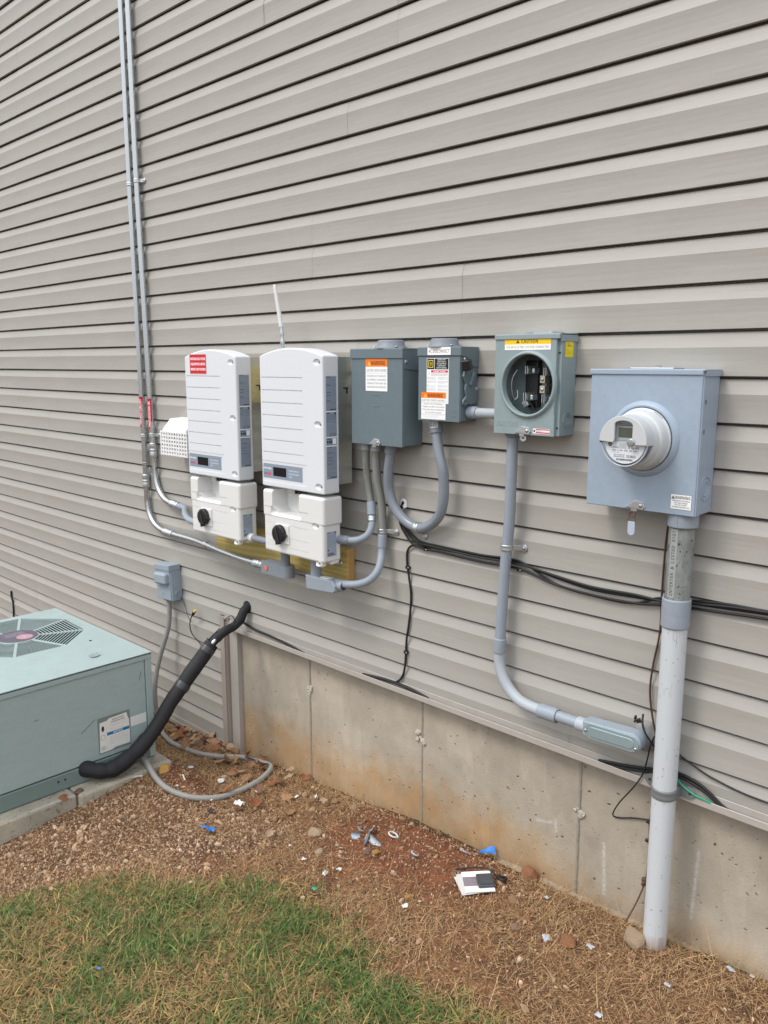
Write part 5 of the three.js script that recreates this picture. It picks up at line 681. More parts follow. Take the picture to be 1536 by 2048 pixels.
// ------------------------------------------------------------------ cables on the siding
{
  const b = 0.007, main = [[-2.125, 1.229, 0.002], [-2.136, 1.195, b], [-2.128, 1.155, b], [-2.10, 1.119, b], [-2.066, 1.092, b], [-2.02, 1.081, b], [-1.93, 1.08, b], [-1.745, 1.077, b], [-1.57, 1.08, b], [-1.433, 1.06, b], [-1.294, 1.047, b], [-1.145, 1.05, b], [-1.066, 1.054, b], [-0.968, 1.065, b], [-0.876, 1.073, b], [-0.756, 1.08, b], [-0.3, 1.09, b], [0.6, 1.08, b], [2.5, 1.09, b]];
  const offs = [[0, 0, 0], [0.009, 0.011, 0.002], [-0.002, -0.012, 0.003], [0.004, 0.005, 0.009]];
  const names = ['lowest', 'middle', 'upper', 'outer'];
  offs.forEach((o, q) => { const pts = main.map(([x, y, z], i) => { const w = i < 2 ? 0.4 : (q && i > 8 && i < 12 ? (q === 1 ? -1.6 : 1.6) : 1); return [x + o[0] * w * (i < 5 ? 1 : 0), y + o[1] * w + 0.006 * (noise(i * 0.8, q * 5, 61) - 0.5) * (i > 2 ? 1 : 0), z + o[2]]; }); const kept = q === 3 ? pts.slice(5) : q === 2 ? pts.slice(0) : pts; single('black_cable', tube(kept, 0.0041, { rs: 9, step: 0.02 }), M.cable, 'black cable of the bundle strung sideways across the siding', 'cable', 'black cables bundled across the siding'); });
  single('black_cable', tube([[-2.0, 1.078, 0.012], [-2.04, 1.075, b], [-2.07, 1.071, b], [-2.094, 1.049, b], [-2.097, 0.997, b], [-2.089, 0.953, b], [-2.076, 0.881, b], [-2.078, 0.818, b], [-2.088, 0.742, b], [-2.098, 0.686, b], [-2.101, 0.631, b], [-2.105, 0.582, b], [-2.116, 0.535, b], [-2.135, 0.507, 0.01], [-2.16, 0.492, 0.012]], 0.0044, { rs: 9 }), M.cable, 'black cable dropping straight down the siding into the bottom trim', 'cable');
  single('black_cable', tube([[-2.34, 0.478, 0.012], [-2.22, 0.49, 0.013], [-2.13, 0.493, 0.0135], [-2.05, 0.487, 0.012], [-1.98, 0.476, 0.012]], 0.006, { rs: 9 }), M.cable, 'short black cable lying in the bottom trim under the dropping cable', 'cable');
  single('black_cable', tube([[-3.174, 0.515, 0.008], [-3.083, 0.503, 0.012], [-2.947, 0.497, 0.0125], [-2.814, 0.487, 0.012], [-2.72, 0.474, 0.012]], 0.0055, { rs: 9 }), M.cable, 'black cable tucked into the bottom trim right of the insulated pipe', 'cable');
  for (const [x, y] of [[-2.096, 0.98], [-2.103, 0.634], [-2.005, 1.066], [-1.578, 1.062]]) { const t = thing('cable_clip', 'small black cable clip nailed to the siding', 'clip', [x, y, 0], 'black cable clips on the siding'); part(t, 'clip', [bx(x - 0.007, x + 0.013, y - 0.005, y + 0.005, 0, 0.0125, 0.002), latheAt([[0.0035, -0.005], [0.0062, -0.005], [0.0062, 0.005], [0.0035, 0.005]], [x, y, 0.0075], [0, 1, 0], 14)], M.black); part(t, 'nail', screwAt([x + 0.0095, y, 0.0122], [0, 0, 1], 0.0028), M.screw); }
  const wc = thing('wall_bushing', 'small white wall bushing where the black cables leave the siding', 'bushing', [-2.125, 1.21, 0]); part(wc, 'flange', [latheAt([[0.007, 0.004], [0.015, 0.004], [0.017, 0]], [-2.123, 1.23, 0.001], [0, 0, 1], 18), bxr(-2.11, 1.218, 0.006, 0.016, 0.014, 0.01, 0.002, 0, 0, 0.5)], M.white2);
  single('brown_wire', tube([[-1.05, 1.34, 0.01], [-1.058, 1.25, 0.009], [-1.062, 1.1, 0.008], [-1.061, 0.957, 0.008], [-1.075, 0.853, 0.009], [-1.08, 0.773, 0.01], [-1.072, 0.715, 0.012], [-1.058, 0.664, 0.016], [-1.04, 0.6, 0.016], [-1.03, 0.54, 0.016]], 0.0032, { rs: 8 }), M.brownWire, 'thin brown wire hanging behind the white riser pipe', 'wire');
  single('black_wire', tube([[-1.03, 0.66, 0.022], [-1.047, 0.636, 0.024], [-1.062, 0.588, 0.026], [-1.067, 0.553, 0.026], [-1.08, 0.496, 0.027], [-1.105, 0.446, 0.026], [-1.166, 0.355, 0.0], [-1.196, 0.3, -0.022], [-1.202, 0.279, -0.034], [-1.185, 0.279, -0.036], [-1.133, 0.3, -0.034], [-1.069, 0.318, -0.034], [-1.02, 0.325, -0.034]], 0.0023, { rs: 7 }), M.cable, 'thin black wire looping out over the concrete beside the riser pipe', 'wire');
  single('black_wire', tube([[-1.01, 0.6, 0.012], [-0.98, 0.592, 0.008], [-0.949, 0.578, 0.006], [-0.888, 0.556, 0.006], [-0.855, 0.549, 0.006], [-0.79, 0.539, 0.006], [-0.712, 0.536, 0.006], [-0.5, 0.545, 0.006], [0.3, 0.56, 0.006]], 0.0028, { rs: 7 }), M.cable, 'thin black wire sagging along the lowest siding beyond the riser pipe', 'wire');
  single('green_wire', tube([[-1.01, 0.54, 0.015], [-0.978, 0.522, 0.02], [-0.953, 0.508, 0.028], [-0.916, 0.491, 0.026], [-0.875, 0.482, 0.02], [-0.845, 0.47, 0.012]], 0.0034, { rs: 8 }), M.greenWire, 'short green ground wire slanting into the trim beside the riser pipe', 'wire');
  for (const [dy, lbl] of [[0, 'lower'], [0.011, 'upper']]) single('black_cable', tube([[-1.24, 0.47 + dy, 0.011], [-1.134, 0.489 + dy, 0.013], [-1.058, 0.506 + dy, 0.014], [-0.999, 0.522 + dy, 0.014], [-0.96, 0.523 + dy, 0.014], [-0.915, 0.515 + dy, 0.014], [-0.873, 0.497 + dy * 0.8, 0.013], [-0.834, 0.474 + dy * 0.5, 0.012], [-0.8, 0.468, 0.011]], 0.0048, { rs: 8 }), M.cable, `${lbl} black cable of the pair rising from the trim behind the riser pipe`, 'cable');
  const tie = thing('cable_tie', 'black cable tie with a knobbly end above the wall entry fitting', 'cable tie', [-1.09, 0.64, 0.03]); part(tie, 'strap', [tube([[-1.083, 0.70, 0.04], [-1.079, 0.675, 0.05], [-1.066, 0.648, 0.055], [-1.05, 0.625, 0.05], [-1.04, 0.60, 0.035]], 0.0034, { rs: 6 }), bxr(-1.094, 0.676, 0.045, 0.014, 0.014, 0.01, 0.002, 0, 0.3, 0.4), bxr(-1.105, 0.683, 0.045, 0.007, 0.014, 0.007, 0.002, 0, 0, -0.2), bxr(-1.106, 0.67, 0.045, 0.007, 0.007, 0.007, 0.002)], M.black);
  const gw = thing('ground_wire', 'dull copper ground wire with a clamp running down the concrete into the soil', 'wire', [-1.08, -0.03, -0.03]); part(gw, 'wire', tube([[-1.04, 0.43, -0.02], [-1.066, 0.374, -0.034], [-1.075, 0.313, -0.035], [-1.073, 0.242, -0.036], [-1.073, 0.158, -0.036], [-1.078, 0.1, -0.034], [-1.09, 0.04, -0.02], [-1.115, -0.05, 0.02]], 0.0026, { rs: 7 }), M.copperWire); part(gw, 'clamp', [bxr(-1.078, 0.1, -0.03, 0.016, 0.026, 0.014, 0.004, 0, 0, 0.2), cyl([-1.082, 0.09, -0.022], [-1.07, 0.106, -0.022], 0.005)], M.copperWire.clone()); for (const y of [0.31, 0.245]) part(gw, 'tie', bxr(-1.078, y, -0.032, 0.014, 0.01, 0.01, 0.003), M.black);
}
// ------------------------------------------------------------------ small disconnect for the air conditioner
{
  const t = thing('disconnect_box', 'small light grey disconnect box with a rounded pull handle above the air conditioner', 'electrical box', [-3.8, 0.51, 0]);
  const R = (g) => { g.translate(3.8, -0.61, 0); g.rotateZ(0.07); g.translate(-3.8, 0.61, 0); return g; };
  const x0 = -3.872, x1 = -3.73, y0 = 0.516, y1 = 0.706, z1 = 0.066;
  part(t, 'box', R(bx(x0 + 0.004, x1, y0, y1 - 0.002, 0, z1 - 0.006, 0.002)), M.boxD);
  part(t, 'cover', [R(bx(x0, x1 - 0.006, y0 + 0.002, y1 - 0.026, z1 - 0.007, z1, 0.003)), R(bx(x0 - 0.002, x1 + 0.003, y1 - 0.028, y1 + 0.002, 0.0, z1 + 0.006, 0.003))], M.boxD);
  part(t, 'pull_handle', R(bx(x0 + 0.014, x1 - 0.014, y0 + 0.088, y0 + 0.15, z1 - 0.01, z1 + 0.026, 0.014, 5)), M.boxD);
  knockoutRing(t, [-3.718, 0.556, 0.033], [1, 0.02, 0], 0.017, M.boxD);
  part(t, 'embossed_mark', R(emboss('GE', 0.014, 0.001, [x0 + 0.05, y0 + 0.026, z1 - 0.0002])), M.boxD); part(t, 'hasp', R(bxr(-3.805, y0 + 0.002, z1 - 0.01, 0.03, 0.012, 0.014, 0.003)), M.zinc);
}
const whipRib = (s) => 1 + 0.055 * Math.sin(s * 6.2832 / 0.0085);
{
  const t = thing('conduit_whip', 'ribbed grey flexible conduit looping over the ground to the air conditioner', 'conduit', [-3.4, -0.2, 0.2]);
  const gp = [[-3.79, 0.125], [-3.7, 0.16], [-3.584, 0.186], [-3.452, 0.19], [-3.343, 0.174], [-3.237, 0.128], [-3.146, 0.066], [-3.042, 0.036], [-2.933, 0.05], [-2.869, 0.15], [-2.845, 0.281], [-2.852, 0.404], [-2.912, 0.504], [-2.999, 0.56]].map(([x, z]) => [x, gy(x, z) + 0.0135, z]);
  part(t, 'tube', tube([[-3.806, 0.52, 0.033], [-3.809, 0.429, 0.034], [-3.816, 0.348, 0.042], [-3.829, 0.274, 0.06], [-3.846, 0.193, 0.08], [-3.853, 0.115, 0.1], [-3.85, 0.034, 0.118], [-3.845, -0.045, 0.125], [-3.835, -0.13, 0.122], ...gp, [-3.08, gy(-3.08, 0.565) + 0.014, 0.568], [-3.14, gy(-3.14, 0.56) + 0.03, 0.56], [-3.195, -0.022, 0.553], [-3.24, -0.012, 0.551], [-3.275, -0.008, 0.55]], 0.0128, { rs: 12, step: 0.0021, rf: whipRib }), M.whip);
  coupling(t, [-3.238, -0.012, 0.551], [-3.27, -0.008, 0.55], 0.014, 'connector', M.pvc, false);
  part(t, 'connector', latheAt([[0.013, 0], [0.018, 0.002], [0.018, 0.02], [0.013, 0.022]], [-3.807, 0.5, 0.033], [0, 1, 0], 10), M.zinc);
}
// ------------------------------------------------------------------ insulated refrigerant line
{
  const t = thing('refrigerant_line', 'black foam-insulated refrigerant pipe slanting from a wall hole to the air conditioner', 'pipe', [-3.2, 0.0, 0.4]);
  part(t, 'thin_insulation', tube([[-3.15, 0.60, -0.012], [-3.148, 0.585, 0.02], [-3.15, 0.545, 0.045], [-3.158, 0.518, 0.072], [-3.163, 0.502, 0.125], [-3.172, 0.468, 0.178], [-3.185, 0.43, 0.215]], 0.0215, { rs: 16, rf: (s) => 0.95 + 0.13 * noise(s * 45, 1, 71) }), M.rubber);
  part(t, 'thick_insulation', tube([[-3.178, 0.452, 0.192], [-3.19, 0.39, 0.245], [-3.193, 0.325, 0.312], [-3.195, 0.272, 0.36]], 0.035, { rs: 18, rf: (s) => 0.97 + 0.06 * noise(s * 30, 2, 72) }), M.rubber);
  part(t, 'thick_insulation', tube([[-3.194, 0.29, 0.346], [-3.197, 0.2215, 0.414], [-3.199, 0.15, 0.47], [-3.2, 0.068, 0.552]], 0.0335, { rs: 18, rf: (s) => 0.97 + 0.07 * noise(s * 30, 3, 73) }), M.rubber);
  part(t, 'elbow_wrap', tube([[-3.199, 0.095, 0.526], [-3.2, 0.05, 0.585], [-3.2, 0.028, 0.63], [-3.2, 0.006, 0.685], [-3.205, 0.0, 0.725], [-3.225, 0.005, 0.77], [-3.262, 0.012, 0.80], [-3.30, 0.014, 0.81]], 0.034, { rs: 18, step: 0.006, rf: (s) => 0.9 + 0.22 * noise(s * 38, 4, 74) }), M.rubber);
  part(t, 'tape', [latheAt([[0.0362, -0.014], [0.0366, -0.012], [0.0366, 0.012], [0.0362, 0.014]], [-3.183, 0.427, 0.214], [-0.12, -0.72, 0.68], 24), latheAt([[0.0358, -0.016], [0.037, -0.01], [0.0365, 0.01], [0.0356, 0.016]], [-3.194, 0.283, 0.352], [-0.02, -0.72, 0.69], 24)], std(lin(0.03, 0.032, 0.04), 0.4));
  part(t, 'end_caps', [cyl([-3.1765, 0.455, 0.189], [-3.178, 0.452, 0.192], 0.0345)], M.rubber);
  part(t, 'exposed_tube', tube([[-3.165, 0.482, 0.165], [-3.16, 0.468, 0.192], [-3.165, 0.452, 0.205]], 0.0085), M.zinc, 'bare silver tube showing at the joint');
  part(t, 'wall_hole', new THREE.CylinderGeometry(0.031, 0.031, 0.004, 24).rotateX(Math.PI / 2).translate(-3.15, 0.597, 0.0005), M.dark);
  const c = thing('control_wire', 'thin black control wire with a yellow cap curling beside the refrigerant pipe', 'wire', [-3.55, 0.33, 0.03]);
  part(c, 'wire', [tube([[-3.585, 0.475, 0.028], [-3.6155, 0.434, 0.028], [-3.618, 0.401, 0.03], [-3.604, 0.367, 0.03], [-3.566, 0.348, 0.032], [-3.51, 0.333, 0.04], [-3.4, 0.33, 0.09], [-3.30, 0.36, 0.15], [-3.24, 0.42, 0.19], [-3.2, 0.47, 0.19], [-3.17, 0.52, 0.15]], 0.0028, { rs: 7 }), tube([[-3.30, 0.36, 0.15], [-3.28, 0.33, 0.22], [-3.25, 0.28, 0.27], [-3.24, 0.24, 0.31]], 0.0024, { rs: 7 }), tube([[-3.735, 0.545, 0.01], [-3.69, 0.50, 0.012], [-3.665, 0.45, 0.012], [-3.63, 0.425, 0.02], [-3.60, 0.43, 0.028]], 0.0017, { rs: 6 }), tube([[-3.18, 0.545, 0.115], [-3.17, 0.565, 0.10], [-3.16, 0.572, 0.088], [-3.15, 0.55, 0.078], [-3.152, 0.528, 0.082]], 0.002, { rs: 6 })], M.cable);
  part(c, 'wire_end', cyl([-3.588, 0.47, 0.028], [-3.571, 0.49, 0.03], 0.007, 0.009), M.black); part(c, 'yellow_cap', [cyl([-3.572, 0.489, 0.03], [-3.556, 0.502, 0.031], 0.0075, 0.005, 10)], M.yellow);
}
// ------------------------------------------------------------------ air conditioner on its pad
{
  const pad = thing('concrete_pad', 'weathered concrete pad under the green air conditioner', 'pad', [-3.8, -0.14, 0.9]);
  const cp = std(lin(1, 1, 1), 0.9, 0, { map: dataTex(512, 512, (i, j) => { const a = fbm(i / 60, j / 60, 4, 401), b = noise(i / 2.5, j / 2.5, 402), p = noise(i / 7, j / 7, 403) > 0.86 ? 0.8 : 1, v = (0.56 + 0.2 * a + 0.06 * b) * p; return [v, v * 0.96, v * 0.87]; }, true), bumpMap: speck, bumpScale: 0.003 });
  const pb = (x0, x1, z0, z1) => { const g = bx(x0, x1, -0.2, -0.047, z0, z1, 0.012, 3), p = g.attributes.position, n = g.attributes.normal, u = g.attributes.uv; for (let i = 0; i < p.count; i++) { p.setX(i, p.getX(i) + 0.004 * (noise(p.getZ(i) * 20, p.getY(i) * 30, 6) - 0.5)); u.setXY(i, (Math.abs(n.getX(i)) > 0.6 ? p.getY(i) : p.getX(i)) / 0.8, p.getZ(i) / 0.8); } return g; };
  part(pad, 'slab', pb(-4.36, -3.19, 0.885, 1.62), cp); part(pad, 'slab', pb(-4.36, -3.17, 0.435, 0.881), cp);
  const t = thing('air_conditioner', 'faded green boxy air conditioner with a top fan grille, on the concrete pad', 'air conditioner', [-3.75, -0.045, 0.9]);
  const x0 = -4.237, x1 = -3.268, z0 = 0.467, z1 = 1.36, yb = -0.043, yt = 0.462, cx = -3.915, cz = 0.80;
  const paint = M.acPaint;
  part(t, 'front_panel', bx(x1 - 0.012, x1, yb + 0.075, yt - 0.012, z0 + 0.03, z1 - 0.004, 0.003), paint);
  part(t, 'cabinet', [bx(x0 + 0.004, x1 - 0.013, yb + 0.01, yb + 0.02, z0 + 0.004, z1 - 0.004, 0), bx(x0, x0 + 0.006, yb, yt - 0.012, z0, z1, 0.002), bx(x0 + 0.006, x1 - 0.012, yb, yt - 0.012, z0, z0 + 0.006, 0.002), bx(x0 + 0.006, x1 - 0.012, yb, yt - 0.012, z1 - 0.006, z1, 0.002)], paint);
  part(t, 'corner_post', [bx(x1 - 0.03, x1 + 0.004, yb, yt - 0.002, z0 - 0.004, z0 + 0.027, 0.003)], paint);
  part(t, 'base_rail', bx(x1 - 0.014, x1 + 0.006, yb, yb + 0.07, z0 + 0.03, z1, 0.003), std(lin(0.17, 0.235, 0.22), 0.6, 0, { map: mottle, bumpMap: speck, bumpScale: 0.0003 }));
  const oct = (R, off = 0) => [...Array(8)].map((_, k) => { const a = (-20.5 + 45 * k) * Math.PI / 180; return [cx + R * Math.cos(a), cz + R * Math.sin(a)]; });
  const ts = polyShape([[x0 - 0.006, z0 - 0.006], [x1 + 0.006, z0 - 0.006], [x1 + 0.006, z1 + 0.006], [x0 - 0.006, z1 + 0.006]].map(([a, b]) => [a, -b])); const hp = new THREE.Path(); oct(0.305).forEach(([a, b], i) => i ? hp.lineTo(a, -b) : hp.moveTo(a, -b)); hp.closePath(); ts.holes.push(hp);
  const tg = extrude(ts, 0.008); tg.rotateX(-Math.PI / 2); tg.translate(0, yt - 0.008, 0); 
  const top = part(t, 'top_panel', [tg, bx(x1 + 0.001, x1 + 0.006, yt - 0.03, yt - 0.002, z0 - 0.005, z1 + 0.005, 0.002), bx(x0 - 0.005, x1 + 0.004, yt - 0.03, yt - 0.004, z0 - 0.006, z0 - 0.002, 0.001)], paint);
  part(t, 'fan_well', [new THREE.CylinderGeometry(0.31, 0.31, 0.24, 40, 1, true).translate(cx, yt - 0.14, cz), new THREE.CylinderGeometry(0.31, 0.31, 0.004, 40).translate(cx, yt - 0.27, cz)], std(lin(0.03, 0.045, 0.045), 0.7, 0, { side: THREE.DoubleSide }));
  const bl = []; for (let k = 0; k < 4; k++) { const g = bxr(0.15, 0, 0, 0.2, 0.004, 0.13, 0.0015, 0.45); g.rotateY(k * Math.PI / 2 + 0.4); g.translate(cx, yt - 0.12, cz); bl.push(g); } bl.push(cyl([cx, yt - 0.2, cz], [cx, yt - 0.06, cz], 0.05)); part(t, 'fan', bl, std(lin(0.05, 0.06, 0.06), 0.5, 0.3));
  const grille = part(top, 'fan_grille', latheAt([[0, 0.004], [0.098, 0.004], [0.101, 0.002], [0.101, -0.006], [0.09, -0.008]], [cx, yt - 0.003, cz], [0, 1, 0], 48), paint);
  for (let k = 0; k < 8; k++) {
    const a = (-20.5 + 45 * k) * Math.PI / 180, m = a + Math.PI / 8;
    const sp = bxr(0.2, 0, 0, 0.222, 0.007, 0.014, 0.002); sp.rotateY(-a); sp.translate(cx, yt - 0.0032, cz); part(t, 'spoke', sp, paint);
    for (let q = 0; q < 11; q++) { const d = 0.1135 + q * 0.0155, L = 2 * d * Math.tan(Math.PI / 8) - 0.014; const g = bxr(0, 0, 0, 0.0052, 0.0018, L, 0.0006); g.translate(d, 0, 0); g.rotateY(-m); g.translate(cx, yt - 0.0022, cz); part(t, 'slat', g, paint); }
  }
  const hub = print(0.19, 0.19, (x, w, h) => { x.fillStyle = '#7f8a8c'; x.fillRect(0, 0, w, h); x.fillStyle = '#5b5664'; x.beginPath(); x.arc(w / 2, h / 2, w * 0.5, 0, 7); x.fill(); x.fillStyle = '#b48a96'; x.beginPath(); x.arc(w * 0.62, h * 0.66, w * 0.2, 0, 7); x.fill(); x.strokeStyle = '#d9c6cd'; x.lineWidth = 5; x.beginPath(); x.moveTo(w * 0.62, h * 0.56); x.lineTo(w * 0.62, h * 0.72); x.stroke(); x.lineWidth = 4; x.strokeStyle = '#a7a0ac'; for (let r = 0; r < 3; r++) { x.beginPath(); for (let i = 0; i <= 40; i++) { const u = w * (0.24 + 0.5 * i / 40), v = h * (0.22 + r * 0.1) + 7 * Math.sin(i * 1.3 + r) * (i % 7 ? 1 : 1.8); i ? x.lineTo(u, v) : x.moveTo(u, v); } x.stroke(); } }, 1800);
  const hg = new THREE.CircleGeometry(0.094, 40); hg.rotateX(-Math.PI / 2); hg.rotateY(Math.PI / 2); hg.translate(cx, yt + 0.0018, cz); part(grille, 'hub_label', hg, printMat(hub, 0.5));
  // notice plate
  const nt = print(0.175, 0.19, (x, w, h) => {
    x.fillStyle = '#77807c'; x.fillRect(0, 0, w, h); x.fillStyle = '#dcdcd8'; x.beginPath(); x.moveTo(w * 0.06, h * 0.14); x.lineTo(w * 0.3, h * 0.12); x.lineTo(w * 0.34, h * 0.08); x.lineTo(w * 0.9, h * 0.06); x.lineTo(w * 0.93, h * 0.2); x.lineTo(w * 0.97, h * 0.28); x.lineTo(w * 0.97, h * 0.94); x.lineTo(w * 0.5, h * 0.93); x.lineTo(w * 0.4, h * 0.97); x.lineTo(w * 0.03, h * 0.97); x.closePath(); x.fill();
    const k = '#3b3d3e'; txt(x, 'SINGLE PHASE', w * 0.62, h * 0.14, h * 0.05, k, { w: 'bold' }); txt(x, 'MAXIMUM FUSE', w * 0.62, h * 0.2, h * 0.05, k, { w: 'bold' }); fineLines(x, w * 0.36, w * 0.9, h * 0.24, h * 0.42, 6, '#6a6c6c', 3, 2.4);
    x.fillStyle = '#1f6f98'; x.fillRect(w * 0.27, h * 0.46, w * 0.69, h * 0.085); txt(x, 'NOTICE', w * 0.61, h * 0.504, h * 0.075, '#e9f1f5', { w: 'bold' }); fineLines(x, w * 0.34, w * 0.92, h * 0.58, h * 0.82, 9, '#77797a', 5, 2.2); x.strokeStyle = '#a9aaa6'; x.lineWidth = 2; x.beginPath(); x.moveTo(w * 0.26, h * 0.12); x.lineTo(w * 0.26, h * 0.96); x.stroke();
    x.strokeStyle = k; x.lineWidth = 4; x.beginPath(); x.arc(w * 0.14, h * 0.56, w * 0.07, 0, 7); x.stroke(); x.beginPath(); x.arc(w * 0.14, h * 0.86, w * 0.06, 0, 7); x.stroke(); txt(x, 'UL', w * 0.14, h * 0.86, h * 0.05, k, { w: 'bold' }); x.fillStyle = '#202224'; x.beginPath(); x.ellipse(w * 0.15, h * 0.32, w * 0.04, h * 0.08, 0, 0, 7); x.fill();
  }, 3000);
  const R = (u, v) => [x1 + 0.0008, v, u];
  part(t, 'notice_plate', new THREE.PlaneGeometry(0.155, 0.168).rotateY(Math.PI / 2).translate(x1 + 0.0009, 0.137, 0.66), printMat(nt, 0.5), 'peeling white notice plate with a blue stripe');
  part(t, 'paper_strip', [new THREE.PlaneGeometry(0.078, 0.046).rotateY(Math.PI / 2).translate(x1 + 0.0008, 0.158, 0.541)], M.white2);
  part(t, 'bolt', [[0.9], [0.93]].map(([z]) => latheAt([[0, 0.002], [0.004, 0.0015], [0.005, 0]], [x1 + 0.006, 0.0, z], [1, 0, 0], 12)), M.dark);
  part(t, 'screw', latheAt([[0, 0.003], [0.006, 0.002], [0.007, 0]], [-3.604, yt, 0.584], [0, 1, 0], 12), M.dark);
  part(t, 'scuff', [[0.78, 0.2, 0.08, 0.6], [0.52, 0.36, 0.04, 1.3], [1.0, 0.3, 0.02, 0.1]].map(([z, y, l, a]) => { const g = new THREE.PlaneGeometry(l, 0.003); g.rotateZ(a); g.rotateY(Math.PI / 2); g.translate(x1 + 0.0006, y, z); return g; }), std(lin(0.09, 0.14, 0.14), 0.7));
}
// ------------------------------------------------------------------ loose things on the ground
function stone(x, z, s, m, label, group, fl = 0.6, dy = 0) {
  const g = new THREE.IcosahedronGeometry(1, 3), p = g.attributes.position, o = rnd() * 50, planes = [...Array(9)].map(() => [V(rr(-1, 1), rr(-1, 1), rr(-1, 1)).normalize(), rr(0.62, 0.9)]);
  const sx = rr(0.8, 1.25), sz = rr(0.7, 1.1), a = rr(0, 6.28);
  for (let i = 0; i < p.count; i++) { const v = V(p.getX(i), p.getY(i), p.getZ(i)); let f = 1; for (const [n, d] of planes) { const q = v.dot(n); if (q * f > d) f = d / q; } f *= 0.94 + 0.12 * fbm(v.x * 2 + o, v.y * 2 + v.z * 1.7, 3, 13); v.multiplyScalar(f); p.setXYZ(i, v.x * s * sx, v.y * s * fl, v.z * s * sz); }
  g.rotateY(a); g.rotateX(rr(-0.2, 0.2)); g.computeVertexNormals(); g.translate(x, gy(x, z) + s * fl * 0.45 + dy, z);
  return single('stone', g, M.rock[m], label, 'stone', group);
}
stone(-1.19, 0.242, 0.028, 1, 'orange-brown stone lying between two pale plastic scraps', undefined, 0.7);
stone(-1.04, 0.095, 0.045, 2, 'pale pinkish stone touching the foot of the white riser pipe', undefined, 0.62);
stone(-1.50, -0.005, 0.04, 1, 'flat rusty stone leaning at the foot of the concrete', undefined, 0.75);
stone(-2.295, 0.328, 0.032, 2, 'rounded cream stone beside the red soil patch', undefined, 0.6);
stone(-3.25, 0.62, 0.033, 2, 'tan stone at the edge of the concrete pad', undefined, 0.7);
stone(-3.13, 0.50, 0.034, 5, 'ochre yellow stone inside the ribbed conduit loop', undefined, 0.75);
stone(-3.275, 0.555, 0.028, 4, 'dark stone between the tan stone and the pad corner', undefined, 0.7);
stone(-3.21, 0.935, 0.024, 1, 'rusty stone lying on the pad below the air conditioner', undefined, 0.6, 0.05); stone(-3.21, 0.868, 0.021, 4, 'brown stone lying on the pad below the air conditioner', undefined, 0.6, 0.044);
for (const [x, z, s, m] of [[-3.72, 0.09, 0.03, 1], [-3.66, 0.135, 0.028, 5], [-3.62, 0.06, 0.03, 3], [-3.75, 0.05, 0.032, 4], [-3.47, 0.1, 0.03, 4], [-3.56, 0.12, 0.026, 1], [-3.8, 0.16, 0.022, 0], [-3.4, 0.15, 0.022, 1]]) stone(x, z, s, m, 'stone among the dead leaves under the lowest siding', 'stones among the dead leaves', 0.75);
for (const [x, z, s, m] of [[-1.529, 0.07, 0.016, 1], [-1.444, 0.184, 0.018, 0], [-2.0, 0.278, 0.02, 5], [-2.035, 0.29, 0.018, 4], [-2.18, 0.41, 0.02, 2], [-2.105, 0.02, 0.014, 0], [-2.6, 0.12, 0.018, 2], [-2.52, 0.35, 0.016, 0], [-2.46, 0.2, 0.014, 2], [-1.72, 0.4, 0.016, 5], [-1.35, 0.3, 0.015, 3], [-0.75, 0.42, 0.014, 1], [-1.62, 0.34, 0.014, 0], [-1.95, 0.46, 0.012, 3], [-2.33, 0.08, 0.016, 2], [-2.44, 0.09, 0.02, 0], [-2.75, 0.3, 0.012, 2]]) stone(x, z, s, m, 'small stone scattered on the soil along the concrete', 'small stones scattered along the concrete', 0.7);
// dead leaves
const leafMats = [lin(0.24, 0.125, 0.06), lin(0.30, 0.17, 0.085), lin(0.17, 0.08, 0.045), lin(0.34, 0.235, 0.15), lin(0.25, 0.09, 0.035)].map((c) => std(c, 0.8, 0, { map: mottle, side: THREE.DoubleSide }));
function leafGeo(s) {
  const sh = new THREE.Shape(), lobes = 5 + Math.floor(rnd() * 3); const pts = []; for (let k = 0; k <= 24; k++) { const a = k / 24 * Math.PI * 2, r = (0.55 + 0.45 * Math.abs(Math.cos(a / 2))) * (0.84 + 0.16 * Math.cos(a * lobes)) * (0.85 + 0.3 * rnd()); pts.push([Math.cos(a) * r, Math.sin(a) * r * 0.72]); }
  const g = new THREE.BufferGeometry(), P = [0, 0, 0], U = [0.5, 0.5], I = []; pts.forEach(([a, b]) => { P.push(a * 0.5, 0, b * 0.5); U.push(a, b); }); pts.forEach(([a, b]) => { P.push(a, 0, b); U.push(a, b); }); const n = pts.length; for (let k = 0; k < n - 1; k++) { I.push(0, k + 2, k + 1, k + 1, k + 2, n + k + 2, k + 1, n + k + 2, n + k + 1); }
  const c1 = rr(-0.7, 0.9), c2 = rr(0.2, 1.1), o = rnd() * 9; for (let i = 0; i < P.length; i += 3) { const x = P[i], z = P[i + 2]; P[i + 1] = c1 * z * z + c2 * 0.4 * x * x * Math.sign(x + 0.3) + 0.14 * Math.sin(x * 5 + o) * z; }
  g.setAttribute('position', new THREE.Float32BufferAttribute(P, 3)); g.setAttribute('uv', new THREE.Float32BufferAttribute(U, 2)); g.setIndex(I); g.scale(s, s, s); g.computeVertexNormals(); return g;
}
